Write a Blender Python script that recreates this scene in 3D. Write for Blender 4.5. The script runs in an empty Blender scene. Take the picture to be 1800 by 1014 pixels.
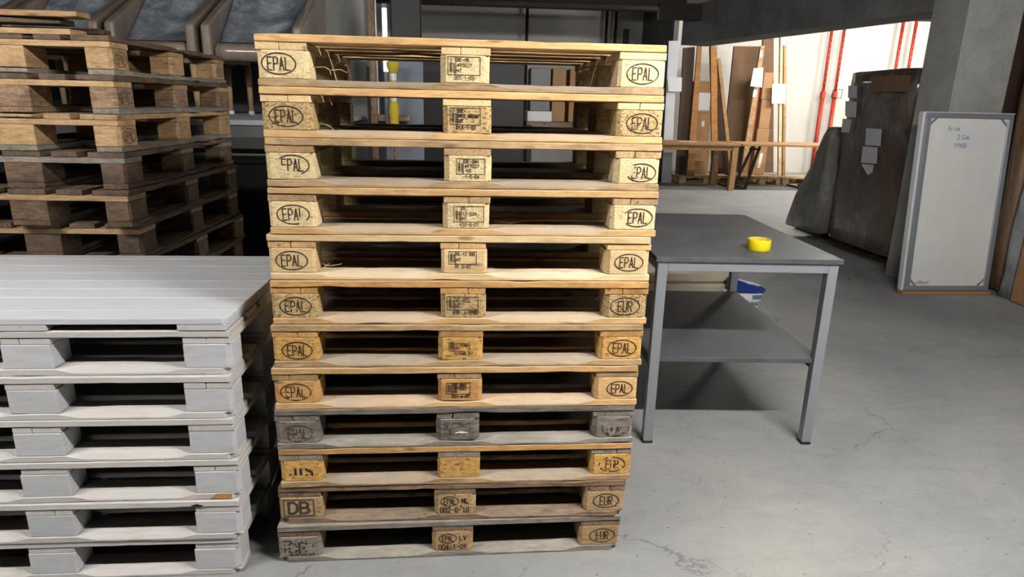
import bpy, bmesh, math, random
from mathutils import Vector, Matrix, noise as mnoise

S = bpy.context.scene
COL = S.collection
rnd = random.Random(7)

# ------------------------------------------------------------------ camera
F_PX, PITCH, ROLL, YAW = 1149.92, 0.274945, 0.022667, 0.078683
cam_d = bpy.data.cameras.new('camera')
cam = bpy.data.objects.new('camera', cam_d); COL.objects.link(cam)
fw = Vector((math.sin(YAW)*math.cos(PITCH), math.cos(YAW)*math.cos(PITCH), -math.sin(PITCH)))
rt = Vector((math.cos(YAW), -math.sin(YAW), 0)); up = rt.cross(fw)
rt2 = rt*math.cos(ROLL) + up*math.sin(ROLL); up2 = -rt*math.sin(ROLL) + up*math.cos(ROLL)
m = Matrix((rt2, up2, -fw)).transposed().to_4x4()
m.translation = Vector((0.60323, -2.00174, 1.55028))
cam.matrix_world = m
cam_d.sensor_width = 36.0
cam_d.lens = F_PX/1800*36.0
cam_d.clip_end = 100
S.camera = cam

# ------------------------------------------------------------------ world, light, exposure
w = bpy.data.worlds.new('world'); S.world = w; w.use_nodes = True
w.node_tree.nodes['Background'].inputs[0].default_value = (0.62, 0.66, 0.74, 1)
w.node_tree.nodes['Background'].inputs[1].default_value = 0.004

LAMPS = [  # centre, length, strength, colour, radius, label
 ((2.15, -1.15, 2.70), 1.4, 330, (1.0, 0.97, 0.93), .03, 'fluorescent batten hanging in front of the tall stack, middle of the front row'),
 ((4.9, -1.15, 2.70), 1.5, 42, (1.0, 0.97, 0.93), .03, 'weak batten added at the right end of the front row'),  # weak batten added to lift the panel and column at the right
 ((-1.6, -1.15, 2.70), 1.5, 150, (1.0, 0.97, 0.93), .03, 'fluorescent batten over the white stack, left end of the front row'),
 ((8.9, 10.2, 3.60), 2.0, 210, (1.0, 0.95, 0.87), .05, 'fluorescent batten behind the long beam, left one of the bright room'),
 ((6.6, 8.2, 3.60), 1.8, 120, (1.0, 0.96, 0.90), .05, 'extra batten added over the open floor beyond the long beam'),  # added to brighten the open floor beyond the beam
 ((12.2, 10.4, 3.60), 2.4, 210, (1.0, 0.95, 0.87), .05, 'fluorescent batten of the bright room, nearest the right wall'),
 ((1.6, 9.8, 3.25), 2.4, 12, (0.82, 0.90, 1.0), .04, 'dim batten added behind the dark timber'),  # added to lift the dim left part of the rear wall
]
S.view_settings.view_transform = 'Standard'
S.view_settings.look = 'None'
S.view_settings.gamma = 1
S.view_settings.use_curve_mapping = False
S.view_settings.exposure = 0.42
S.cycles.use_denoising = True
S.cycles.max_bounces = 6
S.cycles.diffuse_bounces = 1

# ------------------------------------------------------------------ materials
def srgb(r, g, b):
    f = lambda c: (c/255/12.92) if c/255 <= 0.04045 else ((c/255+0.055)/1.055)**2.4
    return (f(r), f(g), f(b), 1)

class NT:
    def __init__(s, name):
        s.m = bpy.data.materials.new(name); s.m.use_nodes = True
        s.t = s.m.node_tree; s.b = s.t.nodes['Principled BSDF']
    def n(s, typ, **kw):
        x = s.t.nodes.new(typ)
        for k, v in kw.items(): setattr(x, k, v)
        return x
    def l(s, a, b): s.t.links.new(a, b)
    def vec(s, scale, attr='gc', obj=False):
        if obj: src = s.n('ShaderNodeTexCoord').outputs['Object']
        elif attr == 'pos': src = s.n('ShaderNodeNewGeometry').outputs['Position']
        else:
            a = s.n('ShaderNodeAttribute'); a.attribute_name = attr; src = a.outputs['Vector']
        mp = s.n('ShaderNodeMapping'); mp.inputs['Scale'].default_value = scale
        s.l(src, mp.inputs['Vector']); return mp.outputs['Vector']
    def noise(s, v, scale, detail=4, rough=0.55, dist=0):
        x = s.n('ShaderNodeTexNoise'); x.inputs['Scale'].default_value = scale
        x.inputs['Detail'].default_value = detail; x.inputs['Roughness'].default_value = rough
        x.inputs['Distortion'].default_value = dist
        s.l(v, x.inputs['Vector']); return x.outputs['Fac']
    def ramp(s, f, stops):
        r = s.n('ShaderNodeValToRGB'); e = r.color_ramp.elements
        while len(e) < len(stops): e.new(0.5)
        for i, (p, c) in enumerate(stops):
            e[i].position = p; e[i].color = c if len(c) == 4 else (*c, 1)
        s.l(f, r.inputs['Fac']); return r.outputs['Color']
    def mix(s, f, a, b, mode='MIX'):
        x = s.n('ShaderNodeMix', data_type='RGBA', blend_type=mode)
        for sock, v in ((x.inputs[0], f), (x.inputs[6], a), (x.inputs[7], b)):
            if isinstance(v, (int, float)): sock.default_value = v
            elif isinstance(v, tuple): sock.default_value = v
            else: s.l(v, sock)
        return x.outputs[2]
    def bump(s, h, strength, dist=0.002):
        b = s.n('ShaderNodeBump'); b.inputs['Strength'].default_value = strength
        b.inputs['Distance'].default_value = dist
        s.l(h, b.inputs['Height']); s.l(b.outputs['Normal'], s.b.inputs['Normal'])
    def rnd(s, lo, hi):
        o = s.n('ShaderNodeObjectInfo'); r = s.n('ShaderNodeMapRange')
        r.inputs['To Min'].default_value = lo; r.inputs['To Max'].default_value = hi
        s.l(o.outputs['Random'], r.inputs['Value']); return r.outputs['Result']
    def out(s, col, rough=0.6, metal=0, **kw):
        if isinstance(col, tuple): s.b.inputs['Base Color'].default_value = col
        else: s.l(col, s.b.inputs['Base Color'])
        s.b.inputs['Roughness'].default_value = rough; s.b.inputs['Metallic'].default_value = metal
        for k, v in kw.items(): s.b.inputs[k].default_value = v
        return s.m

W4, B4 = (1, 1, 1, 1), (0, 0, 0, 1)

def wood(name, light, mid, dark, dirt=0.25, dirtcol=None, dust=0.0, dustcol=None, var=(0.86, 1.12), fm=0.35):
    """light/mid/dark: grain tones; dirt: share of smudges; dust: share of grey on upward faces"""
    t = NT(name)
    v = t.vec((1, 1, 1))
    vs = t.vec((5, 60, 60))
    g = t.noise(vs, 2.0, 6, 0.68, 0.9)
    c = t.ramp(g, [(0.30, dark), (0.47, mid), (0.72, light)])
    vk = t.vec((3.0, 11, 11))
    vo = t.n('ShaderNodeTexVoronoi'); vo.inputs['Scale'].default_value = 1.5; t.l(vk, vo.inputs['Vector'])
    k = t.ramp(vo.outputs['Distance'], [(0.07, W4), (0.15, B4)])
    kk = t.n('ShaderNodeMath', operation='MULTIPLY'); t.l(k, kk.inputs[0]); kk.inputs[1].default_value = 0.75
    c = t.mix(kk.outputs[0], c, tuple(x*0.45 for x in dark[:3])+(1,))
    dn = t.noise(t.vec((1, 1.6, 1.6)), 11, 7, 0.72, 0.4)
    f = t.ramp(dn, [(0.46, B4), (0.72, (dirt*2, dirt*2, dirt*2, 1))])
    c = t.mix(f, c, dirtcol or srgb(96, 84, 72))
    vary = t.noise(t.vec((1.6, 5, 5)), 1.7, 3, 0.6)
    c = t.mix(0.7, c, t.ramp(vary, [(0.3, (0.70, 0.66, 0.62, 1)), (0.5, (1, 1, 1, 1)), (0.75, (1.12, 1.12, 1.15, 1))]), 'MULTIPLY')
    fine = t.noise(t.vec((12, 260, 260)), 1.5, 3, 0.7)
    c = t.mix(fm, c, t.ramp(fine, [(0.35, (0.66, 0.66, 0.66, 1)), (0.62, (1.08, 1.08, 1.08, 1))]), 'MULTIPLY')
    if dust:
        gn = t.n('ShaderNodeNewGeometry'); sx = t.n('ShaderNodeSeparateXYZ'); t.l(gn.outputs['True Normal'], sx.inputs[0])
        dz = t.ramp(sx.outputs['Z'], [(0.6, B4), (0.9, (dust, dust, dust, 1))])
        dz = t.mix(1.0, dz, t.ramp(t.noise(t.vec((1.5, 6, 6)), 4, 5, .7), [(.3, (.55,)*3), (.6, (1.0,)*3)]), 'MULTIPLY')
        c = t.mix(dz, c, dustcol or srgb(168, 160, 150))
    r = t.rnd(*var); x = t.n('ShaderNodeVectorMath', operation='SCALE'); t.l(c, x.inputs[0]); t.l(r, x.inputs['Scale'])
    t.bump(t.noise(vs, 5, 4, 0.7), 0.5, 0.0015)
    return t.out(x.outputs[0], 0.72)

def chip(name, light, mid, dark, scale=1.0, k=0.0):
    t = NT(name)
    v = t.vec((55*scale, 75*scale, 110*scale))
    vo = t.n('ShaderNodeTexVoronoi'); vo.inputs['Scale'].default_value = 1.6; t.l(v, vo.inputs['Vector'])
    c = t.ramp(vo.outputs['Color'], [(0.05+k, dark), (0.22+k, mid), (0.7, light)])
    n = t.noise(v, 2.2, 4, 0.7)
    c = t.mix(0.5, c, t.ramp(n, [(0.33+k*.5, (0.55, 0.5, 0.42, 1)), (0.5+k*.5, W4)]), 'MULTIPLY')
    dn = t.noise(t.vec((1, 1, 1)), 13, 4)
    c = t.mix(t.ramp(dn, [(0.55, B4), (0.8, (0.4, 0.4, 0.4, 1))]), c, srgb(120, 96, 66))
    r = t.rnd(0.9, 1.1); x = t.n('ShaderNodeVectorMath', operation='SCALE'); t.l(c, x.inputs[0]); t.l(r, x.inputs['Scale'])
    t.bump(n, 0.9, 0.004)
    return t.out(x.outputs[0], 0.8)

M = {}
M['fresh'] = wood('wood_fresh', srgb(240, 214, 168), srgb(230, 198, 146), srgb(202, 160, 106), 0.14, srgb(170, 140, 100), 0.7, srgb(200, 188, 168))
M['honey'] = wood('wood_honey', srgb(234, 198, 142), srgb(222, 178, 118), srgb(188, 138, 82), 0.2, srgb(150, 110, 66), 0.8, srgb(182, 170, 154))
M['amber'] = wood('wood_amber', srgb(222, 176, 112), srgb(202, 152, 90), srgb(152, 106, 60), 0.28, srgb(118, 84, 52), 0.85, srgb(156, 146, 132))
M['tan'] = wood('wood_tan', srgb(206, 176, 132), srgb(184, 150, 106), srgb(140, 106, 70), 0.35, srgb(110, 92, 72), 0.8, srgb(156, 148, 136))
M['grey'] = wood('wood_grey', srgb(176, 168, 154), srgb(142, 134, 122), srgb(88, 82, 74), 0.35, srgb(92, 86, 78), 0.4, srgb(176, 170, 160))
M['slate'] = wood('wood_slate', srgb(164, 156, 144), srgb(126, 119, 109), srgb(76, 70, 64), 0.4, srgb(74, 66, 58), 0.5, srgb(186, 178, 166))
M['umber'] = wood('wood_umber', srgb(176, 148, 118), srgb(140, 112, 86), srgb(84, 62, 44), 0.45, srgb(64, 50, 40), 0.4, srgb(150, 140, 126))
M['old_pale'] = wood('wood_old_pale', srgb(206, 172, 128), srgb(182, 148, 106), srgb(134, 102, 68), 0.3, srgb(100, 78, 58), 0.3)
M['old_dark'] = wood('wood_old_dark', srgb(126, 104, 82), srgb(96, 76, 58), srgb(56, 42, 30), 0.5, srgb(48, 38, 30), 0.15, srgb(112, 102, 90), fm=0.1)
M['bench_oak'] = wood('wood_bench', srgb(200, 160, 112), srgb(184, 142, 96), srgb(150, 110, 70), 0.1)
M['plank_orange'] = wood('wood_plank_orange', srgb(206, 148, 76), srgb(180, 122, 58), srgb(120, 78, 36), 0.3)
M['timber'] = wood('wood_timber_dark', srgb(72, 52, 40), srgb(52, 38, 30), srgb(28, 20, 16), 0.4, srgb(20, 16, 14))
M['chip_pale'] = chip('chip_pale', srgb(244, 222, 174), srgb(232, 204, 150), srgb(196, 160, 108))
M['chip_coarse'] = chip('chip_coarse', srgb(226, 196, 142), srgb(196, 162, 108), srgb(128, 100, 64), 1.7, 0.09)
M['chip_orange'] = chip('chip_orange', srgb(226, 180, 104), srgb(204, 152, 78), srgb(148, 102, 48), 0.9)
M['chip_tan'] = chip('chip_tan', srgb(200, 170, 128), srgb(178, 146, 104), srgb(124, 96, 66))

def painted(name, base, raw, amount=0.5):
    t = NT(name)
    vs = t.vec((2.0, 40, 40))
    g = t.noise(vs, 2.4, 5, 0.6, 0.4)
    c = t.mix(t.ramp(g, [(0.42, B4), (0.75, W4)]), base, tuple(x*0.86 for x in base[:3])+(1,))
    n = t.noise(t.vec((2, 8, 8)), 3.4, 5, 0.65)
    c = t.mix(t.ramp(n, [(0.53, B4), (0.75, (amount, amount, amount, 1))]), c, raw)
    sp = t.noise(t.vec((30, 60, 60)), 1.4, 2, 0.5)
    c = t.mix(t.ramp(sp, [(0.74, B4), (0.78, (0.7, 0.7, 0.7, 1))]), c, srgb(96, 86, 78))
    t.bump(g, 0.35, 0.001)
    r = t.rnd(0.95, 1.05); x = t.n('ShaderNodeVectorMath', operation='SCALE'); t.l(c, x.inputs[0]); t.l(r, x.inputs['Scale'])
    return t.out(x.outputs[0], 0.6)
M['white_block'] = painted('paint_white_block', srgb(206, 208, 212), srgb(196, 172, 150), 0.35)
M['white_board'] = painted('paint_white_board', srgb(212, 208, 204), srgb(196, 176, 158), 0.6)
M['white_deck'] = painted('paint_white_deck', srgb(208, 210, 214), srgb(196, 192, 190), 0.3)

def plain(name, col, rough=0.5, metal=0, bumps=0, bscale=60, var=0, **kw):
    t = NT(name)
    c = col
    if var:
        n = t.noise(t.vec((1, 1, 1), 'pos'), 7, 4)
        c = t.mix(t.ramp(n, [(0.35, B4), (0.7, W4)]), col, tuple(x*(1-var) for x in col[:3])+(1,))
    if bumps: t.bump(t.noise(t.vec((1, 1, 1), obj=True), bscale, 3), bumps, 0.003)
    return t.out(c, rough, metal, **kw)
M['ink'] = plain('stamp_ink', srgb(44, 30, 22), 0.8)
M['ink_faint'] = plain('stamp_ink_faint', srgb(120, 84, 48), 0.8)
M['ink_grey'] = plain('stamp_ink_grey', srgb(62, 56, 50), 0.8)
M['pen'] = plain('pen_ink', srgb(40, 42, 50), 0.6)
M['silver'] = plain('silver_powder_coat', srgb(150, 154, 160), 0.42, 0.35)
M['alu'] = plain('brushed_aluminium', srgb(176, 182, 190), 0.38, 0.6)
M['black'] = plain('black_plastic', srgb(22, 22, 22), 0.5)
M['black_steel'] = plain('black_steel', srgb(20, 20, 22), 0.45, 0.2)
M['yellow_tape'] = plain('yellow_tape', srgb(236, 214, 20), 0.32)
M['yellow_foam'] = plain('yellow_foam', srgb(206, 178, 54), 0.8, 0, 0.5, 40)
M['kraft_core'] = plain('kraft_core', srgb(200, 170, 60), 0.8)
M['white_plastic'] = plain('white_plastic', srgb(228, 230, 232), 0.35)
M['panel_white'] = plain('panel_white', srgb(238, 238, 234), 0.3, var=0.05)
M['paper'] = plain('paper_white', srgb(232, 232, 236), 0.8)
M['paper_grey'] = plain('paper_grey', srgb(190, 190, 196), 0.7)
M['blue_bag'] = plain('blue_plastic', srgb(18, 52, 128), 0.35, 0, 0.5, 30)
M['label_blue'] = plain('label_blue_grey', srgb(90, 128, 148), 0.5)
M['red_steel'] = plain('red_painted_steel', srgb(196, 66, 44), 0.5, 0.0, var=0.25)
M['red_steel_shaded'] = plain('red_steel_in_shade', srgb(70, 34, 28), 0.6, 0.0, var=0.25)  # red prop steel with the shade put into its colour
M['hole'] = plain('dark_holes', srgb(20, 14, 12), 0.9)
M['kraft'] = plain('kraft_cardboard', srgb(178, 138, 96), 0.8, var=0.12)
M['kraft_dark'] = plain('kraft_cardboard_dark', srgb(120, 92, 68), 0.85, var=0.15)
M['kraft_red'] = plain('red_brown_edge', srgb(150, 72, 44), 0.8, var=0.2)
M['brown_sheet'] = plain('brown_sheet', srgb(74, 52, 40), 0.7, var=0.2)
M['grey_sheet'] = plain('grey_sheet', srgb(220, 224, 230), 0.6, var=0.05)
M['grey_metal'] = plain('grey_metal', srgb(120, 122, 124), 0.5, var=0.05)
M['carton_beige'] = plain('carton_beige', srgb(192, 182, 160), 0.7, var=0.15)
M['shelf_grey'] = plain('shelf_grey', srgb(206, 212, 222), 0.6, var=0.1)
M['upholstery'] = plain('grey_beige_cover', srgb(150, 138, 126), 0.7, 0, 0.3, 12, 0.15, **{'Coat Weight': 0.35, 'Coat Roughness': 0.18})
M['backrest_blue'] = plain('grey_blue_wrapped_panel', srgb(138, 142, 148), 0.5, 0, 0.5, 5, 0.25, **{'Coat Weight': 0.8, 'Coat Roughness': 0.12})
M['leg_beech'] = plain('beech_leg', srgb(176, 148, 110), 0.5)
M['wall_box'] = plain('wall_box_grey', srgb(90, 92, 96), 0.6)

def wrap(name, a, b, haze_and_highlight, strength=0.5, hz=0.6):
    """film-wrapped goods: base tones a..b with milky film patches that also paint in its highlights, creased gloss"""
    t = NT(name)
    v = t.vec((1, 1, .6), obj=True)
    n = t.noise(v, 4, 6, 0.6, 0.8)
    c = t.ramp(n, [(0.35, a), (0.7, b)])
    h = t.noise(v, 2.1, 5, 0.65, 1.0)
    c = t.mix(t.ramp(h, [(0.48, B4), (0.72, (hz,)*3)]), c, haze_and_highlight)  # pale film patches, with the film's highlights put into the colour
    fold = t.noise(t.vec((1, 1, .35), obj=True), 7, 4, 0.55, 3.0)
    big = t.noise(v, 3, 2, 0.5, 0.5)
    hh = t.n('ShaderNodeMath', operation='MULTIPLY_ADD'); t.l(fold, hh.inputs[0]); hh.inputs[1].default_value = .5; t.l(big, hh.inputs[2])
    t.bump(hh.outputs[0], strength, 0.05)
    return t.out(c, 0.5, 0, **{'Coat Weight': 1.0, 'Coat Roughness': 0.12})
M['wrap_brown'] = wrap('brown_stretch_wrap', srgb(66, 50, 40), srgb(98, 80, 66), srgb(136, 132, 128), 1.0, .75)
M['wrap_grey'] = wrap('grey_stretch_wrap', srgb(84, 80, 74), srgb(112, 108, 102), srgb(150, 150, 148), 1.0, .7)
M['wrap_tan'] = wrap('tan_stretch_wrap', srgb(112, 82, 56), srgb(150, 116, 84), srgb(176, 160, 140), .4)
M['upholstery'] = wrap('grey_beige_cover_in_film', srgb(120, 106, 94), srgb(146, 132, 118), srgb(168, 158, 148), .35, .5)
M['backrest_blue'] = wrap('grey_blue_panel_in_film', srgb(92, 100, 110), srgb(122, 130, 140), srgb(196, 204, 216), .7, .85)
M['stand_board'] = plain('grey_blue_board', srgb(120, 128, 140), .6, var=.1)
M['wrap_clear'] = wrap('clear_grey_sheet', srgb(110, 112, 114), srgb(150, 152, 156), srgb(180, 182, 186), .6)

def desk(name):
    t = NT(name)
    v = t.vec((1, 1, 1), 'pos')
    n = t.noise(v, 5, 6, 0.65, 0.6)
    c = t.ramp(n, [(0.3, srgb(68, 69, 72)), (0.55, srgb(84, 85, 88)), (0.8, srgb(104, 104, 106))])
    sp = t.noise(v, 220, 2, 0.5)
    c = t.mix(t.ramp(sp, [(0.72, B4), (0.78, (0.7, 0.7, 0.7, 1))]), c, srgb(180, 180, 176))
    rr = t.ramp(n, [(0.3, (0.42,)*3), (0.7, (0.6,)*3)]); t.l(rr, t.b.inputs['Roughness'])
    m_ = t.out(c, 0.4, 0, **{'Specular IOR Level': 0.3}); return m_
M['desk'] = desk('grey_laminate')

def floor_mat():
    t = NT('concrete_floor')
    v = t.vec((1, 1, 1), 'pos')
    big = t.noise(v, 0.9, 6, 0.62, 0.5)
    c = t.ramp(big, [(0.3, srgb(136, 138, 141)), (0.5, srgb(153, 153, 151)), (0.72, srgb(168, 166, 160))])
    swirl = t.noise(t.vec((1.0, 2.6, 1), 'pos'), 2.6, 8, 0.7, 1.6)
    c = t.mix(0.55, c, t.ramp(swirl, [(0.32, (0.80, 0.81, 0.84, 1)), (0.52, (1, 1, 1, 1)), (0.75, (1.06, 1.05, 1.03, 1))]), 'MULTIPLY')
    fine = t.noise(v, 60, 4, 0.7)
    c = t.mix(0.5, c, t.ramp(fine, [(0.3, (0.86,)*3), (0.7, (1.08,)*3)]), 'MULTIPLY')
    # pits and crumbs
    vo = t.n('ShaderNodeTexVoronoi'); vo.inputs['Scale'].default_value = 17; t.l(v, vo.inputs['Vector'])
    pit = t.ramp(vo.outputs['Distance'], [(0.045, W4), (0.075, B4)])
    c = t.mix(pit, c, srgb(84, 80, 76))
    vo2 = t.n('ShaderNodeTexVoronoi'); vo2.inputs['Scale'].default_value = 4.3; t.l(v, vo2.inputs['Vector'])
    c = t.mix(t.ramp(vo2.outputs['Distance'], [(0.02, W4), (0.03, B4)]), c, srgb(226, 224, 216))
    # hairline cracks
    wob = t.noise(v, 3.0, 4, 0.6)
    ad = t.n('ShaderNodeVectorMath', operation='ADD')
    sc = t.n('ShaderNodeVectorMath', operation='SCALE'); sc.inputs['Scale'].default_value = 0.35
    cmb = t.n('ShaderNodeCombineXYZ'); t.l(wob, cmb.inputs[0]); t.l(swirl, cmb.inputs[1])
    t.l(cmb.outputs[0], sc.inputs[0]); t.l(v, ad.inputs[0]); t.l(sc.outputs[0], ad.inputs[1])
    cr = t.n('ShaderNodeTexVoronoi', feature='DISTANCE_TO_EDGE'); cr.inputs['Scale'].default_value = 0.8; t.l(ad.outputs[0], cr.inputs['Vector'])
    line = t.ramp(cr.outputs['Distance'], [(0.0005, W4), (0.0022, B4)])
    msk = t.ramp(t.noise(v, 1.3, 2), [(0.5, B4), (0.56, (0.6,)*3)])
    mm = t.mix(1.0, line, msk, 'MULTIPLY')
    c = t.mix(mm, c, srgb(70, 66, 62))
    t.bump(fine, 0.12, 0.002)
    return t.out(c, 0.8)
M['floor'] = floor_mat()

def concrete(name, a, b, sc=1.0):
    t = NT(name)
    v = t.vec((1, 1, 1), 'pos')
    n = t.noise(v, 3*sc, 7, 0.7)
    c = t.ramp(n, [(0.32, a), (0.7, b)])
    f = t.noise(v, 70, 3, 0.7)
    c = t.mix(0.6, c, t.ramp(f, [(0.3, (0.78,)*3), (0.7, (1.12,)*3)]), 'MULTIPLY')
    t.bump(f, 0.3, 0.003)
    return t.out(c, 0.85)
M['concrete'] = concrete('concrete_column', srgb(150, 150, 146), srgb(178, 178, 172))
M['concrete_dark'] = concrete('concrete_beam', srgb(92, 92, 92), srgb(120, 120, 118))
M['wall'] = concrete('wall_plaster', srgb(212, 208, 200), srgb(226, 222, 214), 0.3)
M['ceiling'] = concrete('ceiling_board', srgb(70, 58, 50), srgb(92, 78, 66))
tt = NT('white_strip_glow'); tt.out(srgb(255, 255, 255), 0.4); tt.b.inputs['Emission Color'].default_value = (1, 1, 1, 1); tt.b.inputs['Emission Strength'].default_value = 1.1
M['lamp'] = tt.m  # emission put in to make the white strip bright

# ------------------------------------------------------------------ mesh helpers
def link(name, verts, faces, mat, parent=None, gc=None, smooth=False, loc=None):
    me = bpy.data.meshes.new(name)
    me.from_pydata(verts, [], faces)
    if gc:
        a = me.attributes.new('gc', 'FLOAT_VECTOR', 'POINT')
        a.data.foreach_set('vector', [c for v in gc for c in v])
    bm = bmesh.new(); bm.from_mesh(me); bmesh.ops.recalc_face_normals(bm, faces=bm.faces); bm.to_mesh(me); bm.free()
    if smooth:
        for p in me.polygons: p.use_smooth = True
    mats = mat if isinstance(mat, (list, tuple)) else [mat]
    for x in mats: me.materials.append(M[x] if isinstance(x, str) else x)
    o = bpy.data.objects.new(name, me); COL.objects.link(o)
    if parent: o.parent = parent
    if loc: o.location = loc
    return o

def empty(name, loc=(0, 0, 0), rz=0):
    o = bpy.data.objects.new(name, None); COL.objects.link(o)
    o.location = loc; o.rotation_euler = (0, 0, rz); o.empty_display_size = 0.1
    return o
def tag(o, label=None, cat=None, group=None, kind=None):
    if label: o['label'] = label
    if cat: o['category'] = cat
    if group: o['group'] = group
    if kind: o['kind'] = kind
    return o

class Geo:
    """collects shapes into one mesh"""
    def __init__(s): s.v = []; s.f = []; s.g = []
    def add(s, v, f, g=None):
        n = len(s.v); s.v += [tuple(x) for x in v]; s.f += [tuple(i+n for i in q) for q in f]
        s.g += [tuple(x) for x in (g or v)]
        return s
    def sweep(s, pts, rings, closed=True, caps=True):
        """rings: list of lists of points"""
        n = len(rings[0]); v = [p for r in rings for p in r]; f = []
        for i in range(len(rings)-1):
            for j in range(n if closed else n-1):
                k = (j+1) % n
                f.append((i*n+j, i*n+k, (i+1)*n+k, (i+1)*n+j))
        if caps:
            f.append(tuple(range(n))[::-1]); f.append(tuple((len(rings)-1)*n+j for j in range(n)))
        return s.add(v, f)
    def box(s, c, d, bev=0.0, axis=0, off=(0, 0, 0), st=2, amp=0.0, seed=0, cham=None):
        """beveled beam of size d centred at c, swept along axis"""
        a = axis; u, w_ = [(1, 2), (2, 0), (0, 1)][a]
        L = d[a]/2; hu, hw = d[u]/2, d[w_]/2; b = min(bev, hu*0.6, hw*0.6)
        prof = [(-hu+b, -hw), (hu-b, -hw), (hu, -hw+b), (hu, hw-b), (hu-b, hw), (-hu+b, hw), (-hu, hw-b), (-hu, -hw+b)] if b else [(-hu, -hw), (hu, -hw), (hu, hw), (-hu, hw)]
        ts = [-L, -L+b] if b else [-L]
        ts += [-L+(2*L)*i/st for i in range(1, st)]
        ts += [L-b, L] if b else [L]
        v = []; g = []
        for i, t in enumerate(ts):
            k = 1 - b/max(hu, hw) if b and i in (0, len(ts)-1) else 1
            ku = (hu-b)/hu if b and i in (0, len(ts)-1) else 1
            kw = (hw-b)/hw if b and i in (0, len(ts)-1) else 1
            for j, (pu, pw) in enumerate(prof):
                n1 = n2 = 0
                if cham:
                    sd, fn, cc_ = cham; k_ = fn(t+c[a])
                    if cc_ and L-abs(t) < cc_ and pu*sd > 0: pu -= sd*(cc_-(L-abs(t)))
                    if sd < 0:
                        if j == 5: pu = -hu+b+.034*k_
                        if j == 6: pw = hw-b-.0115*k_
                    else:
                        if j == 4: pu = hu-b-.034*k_
                        if j == 3: pw = hw-b-.0115*k_
                if amp:
                    q = Vector((t*9+seed*3.7, pu*40+seed, pw*40))
                    n1 = mnoise.noise(q)*amp; n2 = mnoise.noise(q+Vector((31, 7, 5)))*amp
                    ch = max(0.0, mnoise.noise(Vector((t*6+seed*1.3, seed*.7+round(pw*100), 2)))-.30)*amp*9
                    n2 -= math.copysign(ch, pw)
                p = [0, 0, 0]; p[a] = t; p[u] = pu*ku+n1; p[w_] = pw*kw+n2
                if amp: p[2] = max(-d[2]/2, min(d[2]/2, p[2]))
                v.append((p[0]+c[0], p[1]+c[1], p[2]+c[2]))
                g.append((t+off[0], pu+off[1], pw+off[2]))
        n = len(prof); f = []
        for i in range(len(ts)-1):
            for j in range(n):
                k2 = (j+1) % n; f.append((i*n+j, i*n+k2, (i+1)*n+k2, (i+1)*n+j))
        f.append(tuple(range(n))[::-1]); f.append(tuple((len(ts)-1)*n+j for j in range(n)))
        return s.add(v, f, g)
    def prism(s, poly, z0, z1, bev=0.0015, off=(0, 0, 0), amp=0, seed=0, st=3, turn=False):
        """vertical prism over an xy polygon, grain along x"""
        cx = sum(p[0] for p in poly)/len(poly); cy = sum(p[1] for p in poly)/len(poly)
        zs = [(z0, 1)] + [(z0+bev, 0)] + [(z0+(z1-z0)*i/st, 0) for i in range(1, st)] + [(z1-bev, 0), (z1, 1)]
        v = []; g = []; n = len(poly)
        for z, ins in zs:
            for x, y in poly:
                dx, dy = x-cx, y-cy; k = 1 - (bev/max(abs(dx), abs(dy), 1e-6) if ins else 0)
                n1 = n2 = 0
                if amp:
                    q = Vector((x*30+seed*2.3, y*30, z*30+seed)); n1 = mnoise.noise(q)*amp; n2 = mnoise.noise(q+Vector((9, 9, 9)))*amp
                v.append((cx+dx*k+n1, cy+dy*k+n2, z)); g.append((x+y+off[0], (x-y)*.15+off[1], z+off[2]) if turn else (x+off[0], y+off[1], z+off[2]))
        f = []
        for i in range(len(zs)-1):
            for j in range(n):
                k2 = (j+1) % n; f.append((i*n+j, i*n+k2, (i+1)*n+k2, (i+1)*n+j))
        f.append(tuple(range(n))[::-1]); f.append(tuple((len(zs)-1)*n+j for j in range(n)))
        return s.add(v, f, g)
    def tube(s, pts, r, n=10, caps=True):
        pts = [Vector(p) for p in pts]; rings = []
        rr = r if isinstance(r, (list, tuple)) else [r]*len(pts)
        for i, p in enumerate(pts):
            d = (pts[min(i+1, len(pts)-1)]-pts[max(i-1, 0)]).normalized()
            a = d.orthogonal().normalized() if i == 0 else (a - d*a.dot(d)).normalized()
            b = d.cross(a)
            rings.append([tuple(p+(a*math.cos(2*math.pi*j/n)+b*math.sin(2*math.pi*j/n))*rr[i]) for j in range(n)])
        return s.sweep(None, rings, True, caps)
    def lathe(s, prof, c=(0, 0, 0), n=24, closed=False):
        rings = [[(c[0]+r*math.cos(2*math.pi*j/n), c[1]+r*math.sin(2*math.pi*j/n), c[2]+z) for j in range(n)] for r, z in prof]
        if closed: rings.append(rings[0])
        return s.sweep(None, rings, True, not closed)
    def slab(s, quad, thick):
        """solid with a front outline quad (3D points) pushed back by thick (vector)"""
        t = Vector(thick); q = [Vector(p) for p in quad]; n = len(q)
        v = q + [p+t for p in q]
        f = [tuple(range(n)), tuple(range(n, 2*n))[::-1]] + [(i, (i+1) % n, n+(i+1) % n, n+i) for i in range(n)]
        return s.add(v, f)
    def make(s, name, mat, parent=None, smooth=False, loc=None):
        return link(name, s.v, s.f, mat, parent, s.g, smooth, loc)

def wob(seed): 
    r = random.Random(seed); return (r.uniform(-30, 30), r.uniform(-30, 30), r.uniform(-30, 30))

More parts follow.
